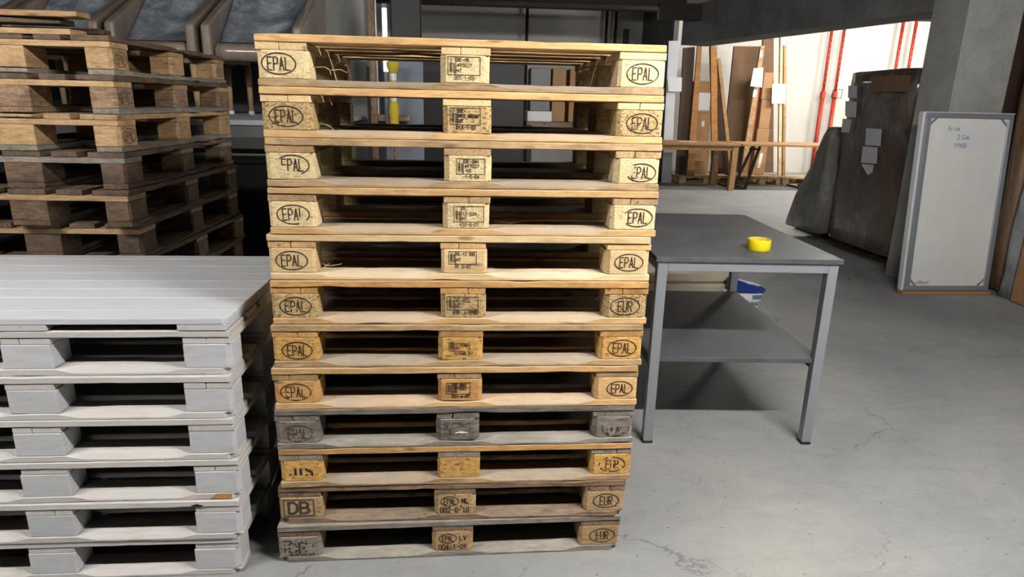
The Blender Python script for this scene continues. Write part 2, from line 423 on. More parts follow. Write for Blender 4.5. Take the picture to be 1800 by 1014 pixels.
# ------------------------------------------------------------------ stroke lettering
GL = {
 'E': [[(1,0),(0,0),(0,1),(1,1)],[(0,.52),(.85,.52)]], 'P': [[(0,0),(0,1),(.7,1),(1,.88),(1,.6),(.7,.48),(0,.48)]],
 'A': [[(0,0),(.5,1),(1,0)],[(.18,.34),(.82,.34)]], 'L': [[(0,1),(0,0),(1,0)]],
 'U': [[(0,1),(0,.15),(.25,0),(.75,0),(1,.15),(1,1)]], 'R': [[(0,0),(0,1),(.7,1),(1,.88),(1,.62),(.7,.5),(0,.5)],[(.5,.5),(1,0)]],
 'D': [[(0,0),(0,1),(.6,1),(1,.78),(1,.22),(.6,0),(0,0)]], 'B': [[(0,0),(0,1),(.65,1),(.92,.88),(.92,.64),(.65,.52),(0,.52)],[(.65,.52),(1,.38),(1,.14),(.65,0),(0,0)]],
 'H': [[(0,0),(0,1)],[(1,0),(1,1)],[(0,.52),(1,.52)]], 'T': [[(0,1),(1,1)],[(.5,1),(.5,0)]], 'I': [[(.5,0),(.5,1)]],
 'S': [[(1,.85),(.75,1),(.25,1),(0,.85),(0,.62),(.25,.52),(.75,.48),(1,.38),(1,.15),(.75,0),(.25,0),(0,.15)]],
 'N': [[(0,0),(0,1),(1,0),(1,1)]], 'V': [[(0,1),(.5,0),(1,1)]], 'J': [[(1,1),(1,.2),(.7,0),(.3,0),(0,.2)]],
 'C': [[(1,.85),(.75,1),(.25,1),(0,.85),(0,.15),(.25,0),(.75,0),(1,.15)]],
 'F': [[(0,0),(0,1),(1,1)],[(0,.52),(.8,.52)]], 'M': [[(0,0),(0,1),(.5,.4),(1,1),(1,0)]],
 '0': [[(.25,0),(0,.2),(0,.8),(.25,1),(.75,1),(1,.8),(1,.2),(.75,0),(.25,0)]], '1': [[(.2,.75),(.55,1),(.55,0)]],
 '2': [[(0,.8),(.25,1),(.75,1),(1,.8),(1,.62),(0,0),(1,0)]], '3': [[(0,1),(1,1),(.5,.58),(1,.38),(1,.15),(.75,0),(.25,0),(0,.15)]],
 '4': [[(.75,0),(.75,1),(0,.3),(1,.3)]], '5': [[(1,1),(0,1),(0,.55),(.75,.58),(1,.4),(1,.15),(.75,0),(0,.05)]],
 '6': [[(.8,1),(.2,.6),(0,.25),(.25,0),(.75,0),(1,.2),(1,.4),(.75,.55),(.2,.5)]], '7': [[(0,1),(1,1),(.35,0)]],
 '8': [[(.3,.52),(0,.72),(.25,1),(.75,1),(1,.72),(.7,.52),(.3,.52),(0,.25),(.25,0),(.75,0),(1,.25),(.7,.52)]],
 '9': [[(.2,0),(.8,.4),(1,.75),(.75,1),(.25,1),(0,.8),(0,.6),(.25,.45),(.8,.5)]], '-': [[(.1,.5),(.9,.5)]],
 'r': [[(0,0),(0,.6)],[(0,.4),(.4,.62),(.8,.6)]], 'i': [[(.5,0),(.5,.6)],[(.5,.8),(.5,.85)]], 'c': [[(.9,.5),(.5,.62),(.1,.4),(.1,.15),(.5,0),(.9,.1)]],
 'k': [[(0,0),(0,1)],[(.8,.65),(0,.3),(.9,0)]], 'o': [[(.5,0),(.1,.2),(.1,.45),(.5,.62),(.9,.45),(.9,.2),(.5,0)]], 'l': [[(.5,1),(.4,.1),(.7,0)]], 'b': [[(0,1),(0,0),(.7,0),(.9,.3),(.6,.55),(0,.45)]],
 ' ': [], '.': [[(.4,0),(.6,0)]],
}
class Ink:
    """flat ribbons in a local (u, v) plane; holds segments, may be worn away by noise"""
    def __init__(s, wear=0.0, seed=0, clip=None): s.q = []; s.wear = wear; s.seed = seed; s.clip = clip
    def line(s, pts, wd):
        for (x0, y0), (x1, y1) in zip(pts, pts[1:]):
            L = math.hypot(x1-x0, y1-y0)
            if L < 1e-6: continue
            n = max(1, int(L/0.0022)) if s.wear or s.clip else 1
            dx, dy = (x1-x0)/L, (y1-y0)/L
            for i in range(n):
                a, b = L*i/n, L*(i+1)/n
                if i == 0: a -= wd*0.45
                if i == n-1: b += wd*0.45
                mx, my = x0+dx*(a+b)/2, y0+dy*(a+b)/2
                if s.wear and mnoise.noise(Vector((mx*95+s.seed*5, my*95, s.seed)))*0.5+0.5 < s.wear: continue
                if s.clip and not s.clip(mx, my): continue
                h = wd*0.68
                s.q.append([(x0+dx*a-dy*h, y0+dy*a+dx*h), (x0+dx*a+dy*h, y0+dy*a-dx*h), (x0+dx*b+dy*h, y0+dy*b-dx*h), (x0+dx*b-dy*h, y0+dy*b+dx*h)])
    def text(s, t, x, y, h, cw, wd, gap=0.4):
        for ch in t:
            for pl in GL.get(ch, []): s.line([(x+px*cw, y+py*h) for px, py in pl], wd)
            x += cw*(1+gap) if ch not in '.' else cw*0.6
    def oval(s, cx, cy, rx, ry, wd, n=44):
        s.line([(cx+rx*math.cos(2*math.pi*i/n), cy+ry*math.sin(2*math.pi*i/n)) for i in range(n+1)], wd)
    def rect(s, x0, y0, x1, y1, wd): s.line([(x0, y0), (x1, y0), (x1, y1), (x0, y1), (x0, y0)], wd)
    def make(s, name, mat, parent, org, ux, uy, rise=0.0006):
        """org: 3D point of (0,0); ux,uy: in-plane axes; rise along ux x uy"""
        ux, uy, org = Vector(ux), Vector(uy), Vector(org); nn = ux.cross(uy).normalized()
        v = []; f = []
        for i, q in enumerate(s.q):
            for (a, b) in q: v.append(tuple(org+ux*a+uy*b+nn*(rise+0.00004*(i % 5))))
            f.append((4*i, 4*i+1, 4*i+2, 4*i+3))
        if not f: return None
        return link(name, v, f, mat, parent)

def ink_oval(word='EPAL', wear=0.0, seed=0, sc=1.0, cx=0.0, cy=0.0, clip=None, wd=0.0022):
    k = Ink(wear, seed, clip)
    k.oval(cx, cy, 0.048*sc, 0.029*sc, wd)
    n = len(word); cw = 0.0115*sc; gap = 0.45
    tot = n*cw+(n-1)*cw*gap
    k.text(word, cx-tot/2, cy-0.0175*sc, 0.035*sc, cw, wd, gap)
    return k
def ink_plate(lines, date, wear=0.0, seed=0, x0=-0.045, w_=0.085, top=0.026, bot=-0.014, hd=0.0095, dx=0.0, lh=0.0092, wd=0.0016):
    wd *= .68
    k = Ink(wear, seed)
    k.rect(x0, bot, x0+w_, top, 0.0012)
    xs = x0+w_*0.24; k.line([(xs, bot), (xs, top)], 0.0014)
    # ear of wheat and the upright letters beside it
    ex = x0+w_*0.10
    k.line([(ex, bot+0.004), (ex, top-0.004)], 0.0011)
    for i in range(6):
        z = bot+0.008+i*0.0042
        k.line([(ex-0.0045, z+0.004), (ex, z)], 0.0012); k.line([(ex, z), (ex+0.0038, z+0.004)], 0.0012)
    for i in range(4): k.line([(x0+w_*0.19, bot+0.006+i*0.007), (x0+w_*0.19, bot+0.010+i*0.007)], 0.0022)
    y = top-0.0035-lh
    step = (top-bot-0.005)/len(lines)
    for t in lines:
        k.text(t, xs+0.004, y, lh, min(0.0054, (x0+w_-xs-0.008)/(len(t)*1.4)), wd, 0.4)
        y -= step
    if date: k.text(date, x0+0.018+dx, bot-0.0035-hd, hd, 0.0052, wd, 0.45)
    return k

# ------------------------------------------------------------------ pallets
LX, LY = 1.2, 0.8
DECK_Y = [(0, .145), (.1855, .1), (.3275, .145), (.5145, .1), (.655, .145)]
BOT_Y = [(0, .1), (.3275, .145), (.7, .1)]
BLK_X = [(0, .145), (.5275, .145), (1.055, .145)]
def pallet(name, loc, rz, seed, top, low, string, blocks, hscale=1.0, stamps=None, amp=0.0011, chamfer=0.014, inner=None, extra_over=0.0, lean=(0, 0), cut=0.0):
    """EUR pallet, origin at its front left bottom corner; blocks: material or dict {(i,j): material}"""
    r = random.Random(seed)
    root = empty(name, loc, rz); root.rotation_euler = (lean[0], lean[1], rz)
    t = 0.022*hscale; hb = 0.078*hscale; e = 0.0002
    z1 = t; z2 = t+hb; z3 = z2+t; z4 = z3+t
    pick = lambda m_: r.choice(m_) if isinstance(m_, (list, tuple)) else m_
    for i, (y, wy) in enumerate(BOT_Y):
        g = Geo(); dl = r.uniform(-.003, .003)
        def fn(x):
            for a_, b_ in ((.145, .5275), (.6725, 1.055)):
                if a_ < x < b_: return max(0.0, min(1.0, (x-a_-.004)/.05, (b_-.004-x)/.05))
            return 0.0
        sd = -1 if i == 0 else 1
        if i == 1: g.box((LX/2+dl, y+wy/2, z1/2), (LX-.004, wy, t-2*e), 0.0022, 0, wob(r.random()), 22, amp, seed+i)
        else: g.box((LX/2+dl*(not cut), y+wy/2, z1/2), (LX-.004, wy, t-2*e), 0.0022, 0, wob(r.random()), 80, amp, seed+i, (sd, fn, cut))
        g.make('bottom_board', pick(low) if i else (low[0] if isinstance(low, (list, tuple)) else low), root)
    blks = {}
    for i, (x, wx) in enumerate(BLK_X):
        for j, (y, wy) in enumerate(BOT_Y):
            ins = r.uniform(0.0005, 0.004) if j == 0 else 0
            a = r.uniform(-.003, .003)
            x0, x1, y0, y1 = x+max(a, 0.001 if i == 0 else a), x+wx+min(a, -0.001 if i == 2 else a), y+ins, y+wy
            c = chamfer*r.uniform(.7, 1.3)
            ci = 0.0025 if inner == 0 else c
            def corner(px, py, out, dxs, dys):
                q = (c if (px < .01 or px > 1.19) else ci) if out else 0.0025
                return [(px+dxs*q, py), (px, py+dys*q)]
            P = []
            o_fl = (j == 0); o_bl = (j == 2)
            ca = corner(x0, y0, j == 0, 1, 1); P += [ca[1], ca[0]]
            cb = corner(x1, y0, j == 0, -1, 1); P += [cb[0], cb[1]]
            cc = corner(x1, y1, j == 2, -1, -1); P += [cc[1], cc[0]]
            cd = corner(x0, y1, j == 2, 1, -1); P += [cd[0], cd[1]]
            mt = blocks.get((i, j), blocks['*']) if isinstance(blocks, dict) else blocks
            mt = pick(mt)
            g = Geo(); g.prism(P, z1+e, z2-e, 0.002, wob(r.random()), 0.0007, seed+i*3+j, 3, not mt.startswith('chip'))
            b = g.make('block', mt, root); blks[(i, j)] = (b, y0)
    for i, (x, wx) in enumerate(BLK_X):
        g = Geo(); dl = r.uniform(0, .003)
        if r.random() < 0.55:   # a board of two strips, or one with a split
            k = r.uniform(.35, .65)*wx
            g.box((x+k/2, LY/2+dl, (z2+z3)/2), (k-.0012, LY-.004, t-2*e), 0.002, 1, wob(r.random()), 16, amp*.6, seed+i+20)
            g.box((x+(wx+k)/2, LY/2+dl*0.4, (z2+z3)/2), (wx-k-.0012, LY-.006, t-2*e), 0.002, 1, wob(r.random()), 16, amp*.6, seed+i+25)
        else:
            g.box((x+wx/2, LY/2+dl, (z2+z3)/2), (wx-.002, LY-.004, t-2*e), 0.002, 1, wob(r.random()), 16, amp*.6, seed+i+30)
        g.make('stringer_board', pick(string), root)
    for i, (y, wy) in enumerate(DECK_Y):
        g = Geo(); dl = r.uniform(-.003, .003)
        ov = extra_over if i == 0 else 0
        g.box((LX/2+dl, y+wy/2-ov, (z3+z4)/2), (LX-.004+2*ov, wy, t-2*e), 0.0022, 0, wob(r.random()), 44, amp, seed+i+40)
        g.make('deck_board', pick(top) if i else (top[0] if isinstance(top, (list, tuple)) else top), root)
    for st in (stamps or []):
        key, ink, mat = st[:3]
        b, y0 = blks[key]; (x, wx) = BLK_X[key[0]]
        ink.make('stamp', mat, b, (x+wx/2+(st[3] if len(st) > 3 else 0), y0-0.0006, z1+hb/2), (1, 0, 0), (0, 0, 1))
    return root, blks

# fitted offsets of the twelve pallets of the tall stack, bottom to top
DX = [-.0288, -.0216, -.0071, -.0101, -.0067, -.0011, .0052, .006, .0171, .0182, .0163, .0125]
DY = [-.0246, -.0073, -.0133, -.0132, -.0115, -.0034, .0015, .0118, .0088, .0139, .0163, .021]
RZ = [.0158, -.0018, .0046, .0044, .0016, -.0041, -.0067, -.0079, -.0003, .0044, .0051, .0036]
cutl = lambda x, y: x > -0.022
RG = 'wooden pallets of the tall middle stack'
def db_ink():
    k = Ink(0.2, 5)
    k.rect(-.05, -.031, .05, .031, .0026)
    k.wear = 0.12
    k.text('DB', -.034, -.021, .042, .028, .0062, .38)
    return k
def jis_ink():
    k = Ink(0.0, 4, lambda x, y: -.016 < y < .011 and not (.0 < x < .006))
    k.text('JIS', -.038, -.022, .044, .018, .0055, .5); return k
def old_ink():
    k = Ink(0.47, 8); k.rect(-.045, -.03, .05, .026, .003); k.text('DR', -.03, -.024, .042, .024, .0055, .4); return k
def oval_nl(t2, t3, wear, seed):
    k = ink_oval('EPAL', wear, seed, 0.64, -.018, .012, None, .0018)
    k.text(t2, .024, .004, .018, .009, .0022, .5)
    k.oval(.022, -.006, .003, .003, .001, 10)
    k.text(t3, -.05, -.031, .018, .0085, .0022, .5); return k
MAIN = [
 # top, low, stringer, blocks, left word, centre ink, right word, label
 (['grey', 'umber'], ['grey', 'umber'], 'umber', {'*': 'tan', (0, 0): 'grey'}, [((0, 0), old_ink(), 'ink_grey', -.004)],
  [((1, 0), oval_nl('LV', '004-1-09', 0.12, 3), 'ink', 0)], [((2, 0), ink_oval('EUR', 0.22, 9, .95, .008), 'ink', 0)],
  'greyed pallet stamped EPAL LV 004-1-09 standing on the floor, lowest of the tall stack'),
 (['umber', 'tan'], ['umber', 'grey'], 'umber', {'*': 'chip_tan'}, [((0, 0), db_ink(), 'ink_grey', -.004)],
  [((1, 0), oval_nl('NL', '002-0-10', 0.2, 6), 'ink', 0)], [((2, 0), ink_oval('EUR', 0.05, 2, .95, .006), 'ink', 0)],
  'brown-grey pallet with boxed DB stamp and EPAL NL 002-0-10 on its blocks'),
 (['amber', 'tan'], ['tan', 'grey'], 'grey', {'*': 'chip_orange'}, [((0, 0), jis_ink(), 'ink', 0)], [],
  [((2, 0), ink_oval('EUR', 0.38, 11, .95, .004), 'ink', 0)],
  'amber pallet with blank rounded centre block, resting on the pallet marked DB'),
 (['slate', 'grey'], ['grey', 'slate'], 'slate', {'*': 'slate'}, [((0, 0), ink_oval('EPAL', 0.42, 12, 1, 0, -.004), 'ink_grey', 0)],
  [((1, 0), ink_plate(['LT-002', ' ', ' '], '', 0.48, 3), 'ink_grey', 0)], [((2, 0), ink_oval('EPAL', 0.4, 31, .95, .01, -.006, lambda x, y: y < .002), 'ink', 0)],
  'weathered slate-grey pallet with bright scraped mark on centre block'),
 (['honey', 'amber'], ['honey', 'grey'], 'tan', {'*': 'amber', (2, 0): 'honey', (1, 0): 'amber'}, [((0, 0), ink_oval('EPAL', 0.34, 14, 1, 0, 0), 'ink', 0)],
  [((1, 0), ink_plate(['DE-SN1', '497027', 'HT'], '021-6-07', 0.0, 3, -.04, .078, wd=.0026), 'ink', -.002)], [((2, 0), ink_oval('EPAL', 0.1, 33, .9, .01), 'ink', 0)],
  'smooth honey-coloured pallet stamped 497027 lying on the weathered slate-grey pallet'),
 (['tan', 'honey'], ['tan', 'grey'], 'amber', {'*': 'chip_orange'}, [((0, 0), ink_oval('EPAL', 0.16, 18, .98, .006, -.004), 'ink', 0)],
  [((1, 0), ink_plate(['IT-19-081', 'HT'], '00488 07', 0.25, 13, -.038, .066, .02, -.008), 'ink', 0)], [((2, 0), ink_oval('EPAL', 0.14, 35, .98, .004), 'ink', 0)],
  'pallet with orange chipboard blocks and small faint IT stamp, under the one marked IE-023'),
 (['amber', 'honey'], ['honey', 'grey'], 'amber', {'*': 'chip_coarse'}, [((0, 0), ink_oval('EPAL', 0.3, 21, 1, .004), 'ink', 0)],
  [((1, 0), ink_plate(['IE-023', 'HT'], '638-WL-0982', 0.14, 15, -.05, .098, .031, -.012, lh=.014, wd=.002), 'ink', 0)], [((2, 0), ink_oval('EUR', 0.02, 37, 1, -.002), 'ink', 0)],
  'amber-edged pallet stamped IE-023 with EUR oval on its right block'),
 (['fresh', 'honey'], ['fresh', 'tan'], 'honey', {'*': 'fresh'}, [((0, 0), ink_oval('EPAL', 0.0, 24, 1, -.002), 'ink', 0)],
  [((1, 0), ink_plate(['PL-12 200', 'HT'], '79 0-07', 0.12, 17, -.045, .086, .032, -.008, wd=.0018), 'ink', 0)], [((2, 0), ink_oval('EPAL', 0.17, 39, .95, .002), 'ink', 0)],
  'pale pallet with smooth solid blocks stamped PL-12 200, straw lying in its left opening'),
 (['honey', 'fresh'], ['honey', 'fresh'], 'tan', {'*': 'chip_pale'}, [((0, 0), ink_oval('EPAL', 0.06, 26, 1, .002, .0, lambda x, y: not (x > .018 and y < -.008 and x < .04)), 'ink', 0)],
  [((1, 0), ink_plate(['PL', '12-024', 'HT'], '410-8-07', 0.22, 19, -.04, .092, .03, -.018), 'ink', 0)], [((2, 0), ink_oval('EPAL', 0.04, 41, .98, .01, .0, lambda x, y: not (x < -.026 and y < .014)), 'ink', 0)],
  'pallet stamped PL 12-024 with pale chipboard blocks, directly under the DE-SN1 pallet'),
 (['tan', 'fresh'], ['tan', 'honey'], 'tan', {'*': 'chip_pale'}, [((0, 0), ink_oval('EPAL', 0.0, 27, 1, .008, .004, lambda x, y: x > -.028 and not (x < -.01 and y < .004) and not (abs(x-.0) < .03 and y < -.02)), 'ink', 0)],
  [((1, 0), ink_plate(['DE-SN1', '497027', '-HT'], '-1-5-04', 0.08, 23, -.035, .086, .03, -.016, wd=.002), 'ink', .002)], [((2, 0), ink_oval('EPAL', 0.0, 43, .95, .012, -.004, lambda x, y: x > -.03 and not (x < -.012 and y > -.012)), 'ink', 0)],
  'pallet with grey-stained top board stamped DE-SN1, its EPAL ovals partly chipped away'),
 (['honey', 'fresh'], ['honey', 'tan'], 'fresh', {'*': 'chip_coarse'}, [((0, 0), ink_oval('EPAL', 0.12, 29, 1, .0), 'ink', 0)],
  [((1, 0), ink_plate(['DE-', 'RP2 48046', 'HT'], '013-1-07', 0.05, 25, -.05, .09, .034, -.014, wd=.0026), 'ink', 0)], [((2, 0), ink_oval('EPAL', 0.2, 45, 1, .006), 'ink', 0)],
  'pallet with coarse chipboard blocks stamped RP2 48046, right below the topmost one'),
 (['honey', 'honey', 'fresh'], ['tan', 'honey'], 'fresh', {'*': 'chip_pale', (1, 0): 'chip_pale'}, [((0, 0), ink_oval('EPAL', 0.0, 2, 1, -.008, .002), 'ink', 0)],
  [((1, 0), ink_plate(['DE-HE', '493027', 'HT'], '003-1-02', 0.06, 27, -.052, .094, .034, -.016), 'ink', 0)], [((2, 0), ink_oval('EPAL', 0.02, 47, 1, .002), 'ink', 0)],
  'bright yellow pallet stamped DE-HE 493027, topmost of the tall middle stack'),
]
def splinters(parent, pts_list, mat='fresh', rad=0.0011):
    for pts in pts_list:
        g = Geo(); n = len(pts)
        g.tube(pts, [rad*(0.3+0.7*math.sin(math.pi*(i+.6)/(n+.2))) for i in range(n)], 5)
        g.make('splinter', mat, parent, loc=None)
mains = []
for k, (top, low, string, blocks, sl, sc_, sr, lab) in enumerate(MAIN):
    z = 0.144*k
    root, blks = pallet('wooden_pallet', (DX[k], DY[k], z), RZ[k], 100+k*17, top, low, string, blocks, stamps=sl+sc_+sr, cut=0.03 if k in (0, 1) else 0.0)
    tag(root, lab, 'pallet', RG); mains.append((root, blks))
splinters(mains[11][0], [[(.15, .03, .056), (.19, .02, .058), (.205, .012, .05), (.21, .008, .036)], [(.20, .05, .05), (.23, .05, .053), (.25, .045, .044)],
                         [(.155, .12, .10), (.165, .12, .075), (.175, .118, .05), (.178, .118, .03)], [(1.04, .12, .098), (1.02, .12, .07), (1.0, .12, .045)]])
splinters(mains[10][0], [[(.15, .03, .038), (.17, .03, .041), (.19, .02, .036), (.205, .012, .026)], [(.16, .2, .12), (.168, .2, .10), (.172, .2, .092)]])
splinters(mains[7][0], [[(.15, .02, .034), (.17, .01, .036), (.2, .015, .031)], [(.155, .03, .046), (.175, .02, .041), (.2, .012, .045), (.22, .02, .047)], [(.15, .01, .028), (.165, .008, .038), (.18, .02, .048)]])
splinters(mains[8][0], [[(.68, .12, .026), (.72, .1, .030), (.78, .1, .027)], [(.69, .1, .028), (.74, .08, .027), (.8, .1, .031)]])
# bright scrape on the grey pallet's centre block
g = Geo(); n = 14
top_ = [(-.012+.045*i/n, -.012+.006*math.sin(math.pi*i/n)) for i in range(n+1)]
bot_ = [(-.012+.045*i/n, -.013-.001*math.sin(i)) for i in range(n+1)][::-1]
b4, y4 = mains[3][1][(1, 0)]
g.slab([(.6+x, y4-.0009, .061+zz) for x, zz in top_+bot_], (0, .0006, 0)); g.make('scrape_mark', 'paper', b4)

# white painted stack, left
WX = [-.138, -.120, -.114, -.116, -.114, -.108]; WY = [-.076, -.078, -.074, -.068, -.066, -.056]
WN = ['lowest white painted pallet, standing on the floor at the left', 'second white painted pallet from the floor, with a small knot hole near its right end',
      'third white painted pallet from the floor, with a raw brown chip at its right corner', 'third white painted pallet below the planked lid, with a splintered lower edge',
      'second white painted pallet below the planked lid', 'white painted pallet directly under the white planked lid']
for k in range(6):
    root, bl = pallet('white_pallet', (WX[k]-1.2, WY[k], .144*k), random.Random(k).uniform(-.003, .003), 500+k*13, 'white_board', 'white_board', 'white_board', 'white_block', amp=0.0008, chamfer=0.013, inner=0, cut=0.03)
    tag(root, WN[k], 'pallet', 'white painted pallets of the left stack')
    if k == 1:
        g = Geo(); g.slab([(1.045, .0012, .129), (1.065, .0012, .134), (1.085, .0012, .127), (1.07, .0012, .123)], (0, -.0035, 0)); g.make('knot_hole', 'hole', root)
    if k == 2:
        g = Geo(); g.slab([(1.1, .0012, .004), (1.168, .0012, .003), (1.168, .0012, .021), (1.12, .0012, .021)], (0, -.0035, 0)); g.make('raw_chip', 'amber', root)
lid = empty('planked_lid', (-.110, -.060, .8645))
tag(lid, 'white planked lid lying flat on top of the white pallet stack', 'lid')
ys = [0, .092, .229, .339, .445, .552, .668, .784, .850]
for i in range(8):
    g = Geo(); y0, y1 = ys[i]+.0012, ys[i+1]-.0012
    if i == 0: g.prism([(-1.22, y0), (-.016, y0), (0, y0+.014), (0, y1), (-1.22, y1)], .0222, .0385, .0015, wob(i), 0.0003, i)
    else: g.box((-.61, (y0+y1)/2, .0303), (1.22, y1-y0, .0163), .0018, 0, wob(i), 20, .0006, i)
    g.make('plank', 'white_deck', lid)
for x in (-.078, -.60, -1.12):
    g = Geo(); g.box((x, .45, .0112), (.145, .845, .0213), .002, 1, wob(x)); 
    for i, v in enumerate(g.v): g.v[i] = (v[0], v[1]-.025, v[2])
    g.make('batten', 'white_block', lid)

# dark old stack behind, its short side towards the camera
HS = 1.025
DLX = [-.715, -.722, -.728, -.735, -.738, -.742, -.74, -.735, -.745, -.752, -.748, -.760]
DLY = [.805, .81, .805, .81, .815, .805, .805, .735, .765, .765, .77, .80]
DT = ['umber', 'old_dark', 'old_dark', 'old_dark', 'old_dark', 'old_dark', 'old_dark', 'old_dark', 'old_dark', 'tan', 'old_dark', 'old_dark']
DSTR = ['old_dark', 'umber', 'umber', 'umber', 'umber', 'tan', 'old_pale', 'old_pale', 'grey', 'old_pale', 'old_pale', 'old_pale']
DBL = ['old_dark', 'umber', 'old_dark', 'old_dark', 'umber', {'*': 'umber', (0, 1): 'old_pale'}, {'*': 'old_dark'}, 'old_dark', 'old_dark', 'old_pale', 'umber', {'*': 'old_pale'}]
DN = ['old dark pallet at the very bottom of the rear left stack', 'old dark pallet second from the bottom of the rear left stack', 'old dark pallet third from the bottom of the rear left stack',
      'old dark pallet fourth from the bottom of the rear left stack', 'old dark pallet fifth from the bottom of the rear left stack',
      'old pallet with one bright yellow centre block, level just above the white lid', 'old dark pallet second above the white lid, with pale worn end board',
      'old dark pallet with an orange-brown end board, third above the white lid', 'dark pallet with grey end board, fourth from the top of the rear stack',
      'pale brown old pallet with round side stamp, third from the top of the rear stack', 'dark brown old pallet second from the top of the rear left stack',
      'topmost pallet of the rear left stack, with round EPAL stamps on its side blocks']
for k in range(12):
    st = []
    if k in (9, 10, 11):
        for i in ((0, 2) if k == 11 else (0,)):
            st.append(((i, 0), ink_oval('EPAL', .1 if k != 10 else .4, 60+k+i, 1.0), 'ink_grey'))
    root, bl = pallet('old_pallet', (DLX[k], DLY[k], .1476*k), math.pi/2+random.Random(k+50).uniform(-.012, .012)-.02, 800+k*11, DT[k], 'old_dark' if k < 9 else ['grey', 'umber'], DSTR[k], DBL[k], HS, st, amp=.0022, chamfer=.012)
    tag(root, DN[k], 'pallet', 'old pallets of the rear left stack')
# loose boards on top of the old stack
LBD = [((-1.30, .93, 1.796), (.75, .11, .022), -.06, 0, 'old_pale', 'loose brown board lying lowest on the rear left pallet stack'),
       ((-1.36, 1.15, 1.8185), (.85, .10, .022), -.04, 0, 'old_dark', 'loose dark board behind the lowest loose board on the rear stack'),
       ((-1.32, .98, 1.8425), (.62, .12, .022), .05, 0, 'old_dark', 'loose dark board in the middle of the pile on the rear stack'),
       ((-1.35, .96, 1.8665), (.86, .10, .022), -.02, 0, 'old_pale', 'loose light brown board lying uppermost on the rear left pallet stack')]
zz = 1.7725
for i, (c, d, rz, _, mt, lab) in enumerate(LBD):
    g = Geo(); g.box((0, 0, .011), d, .002, 0, wob(i+90), 16, .001, i); o = g.make('loose_board', mt)
    o.location = (c[0], c[1], zz+.0003); zz += .0235 if i != 2 else .0235; o.rotation_euler = (0, 0, rz)
    tag(o, lab, 'board', 'loose boards on the rear stack')

# ------------------------------------------------------------------ setting
def struct(name, g, mat, **k):
    o = g.make(name, mat, **k); o['kind'] = 'structure'; return o
def plane_box(x0, x1, y0, y1, z0, z1):
    g = Geo(); g.box(((x0+x1)/2, (y0+y1)/2, (z0+z1)/2), (x1-x0, y1-y0, z1-z0)); return g
struct('floor', plane_box(-8, 16, -6, 14.6, -.12, 0), 'floor')
struct('wall_back', plane_box(-8, 16, 14.5, 14.7, 0, 3.95), 'wall')
struct('wall_left', plane_box(-8.2, -8, -6, 14.7, 0, 3.95), 'wall')
struct('wall_right', plane_box(16, 16.2, -6, 14.7, 0, 3.95), 'wall')
struct('ceiling', plane_box(-8, 16, -6, 14.6, 3.85, 3.97), 'ceiling')
struct('wall_partition', plane_box(4.9, 5.0, 12.0, 14.49, 0, 3.84), 'concrete_dark')
# concrete column and beams at the right
struct('trim_column_right', plane_box(4.80, 5.29, 3.58, 4.02, 0, 3.84), 'concrete')
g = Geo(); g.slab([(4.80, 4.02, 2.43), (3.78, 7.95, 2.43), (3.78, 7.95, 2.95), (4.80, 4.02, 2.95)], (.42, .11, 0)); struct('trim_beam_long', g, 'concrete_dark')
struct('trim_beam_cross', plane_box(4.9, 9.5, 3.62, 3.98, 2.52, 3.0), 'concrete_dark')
struct('trim_column_left', plane_box(-.785, -.225, 4.0, 4.5, 0, 3.84), 'concrete')
struct('trim_timber_near', plane_box(-4, 3.7, 7.6, 7.9, 2.93, 3.2), 'timber')
struct('trim_timber_end', plane_box(3.3, 4.1, 7.5, 7.62, 2.72, 2.93), 'timber')
struct('trim_timber_far', plane_box(-4, 4.8, 11.5, 11.8, 3.36, 3.6), 'timber')
g = Geo(); g.box((4.50, 14.47, 3.16), (.14, .05, .34), .005); tag(g.make('wall_box', 'wall_box'), 'small grey box mounted on the rear wall above the tall stack', 'box')
struct('trim_wall_band', plane_box(6.2, 16, 14.4, 14.5, 3.72, 3.84), 'timber')

# ------------------------------------------------------------------ lamps
for (x, y, z), L, st, col, rr, lab in LAMPS:
    r = empty('fluorescent_lamp', (x, y, z)); tag(r, lab, 'lamp', 'fluorescent battens under the ceiling, some of them added')
    g = Geo(); g.box((0, 0, .075), (L+.1, .12, .05), .004, 0); g.make('housing', 'white_plastic', r)
    for e_ in (-1, 1):
        g = Geo(); g.box((e_*(L/2+.025), 0, .01), (.04, .07, .078), .004, 0); g.make('lamp_holder', 'white_plastic', r)
        g = Geo(); g.tube([(e_*L*.4, 0, .10), (e_*L*.4, 0, 3.85-z)], .004, 6); g.make('hanger_wire', 'grey_metal', r)
    t_ = NT('tube_glow'); t_.out((1, 1, 1, 1), .4); t_.b.inputs['Emission Color'].default_value = (*col, 1); t_.b.inputs['Emission Strength'].default_value = st
    g = Geo(); g.tube([(-L/2, 0, 0), (L/2, 0, 0)], rr, 12); g.make('tube', t_.m, r, True)

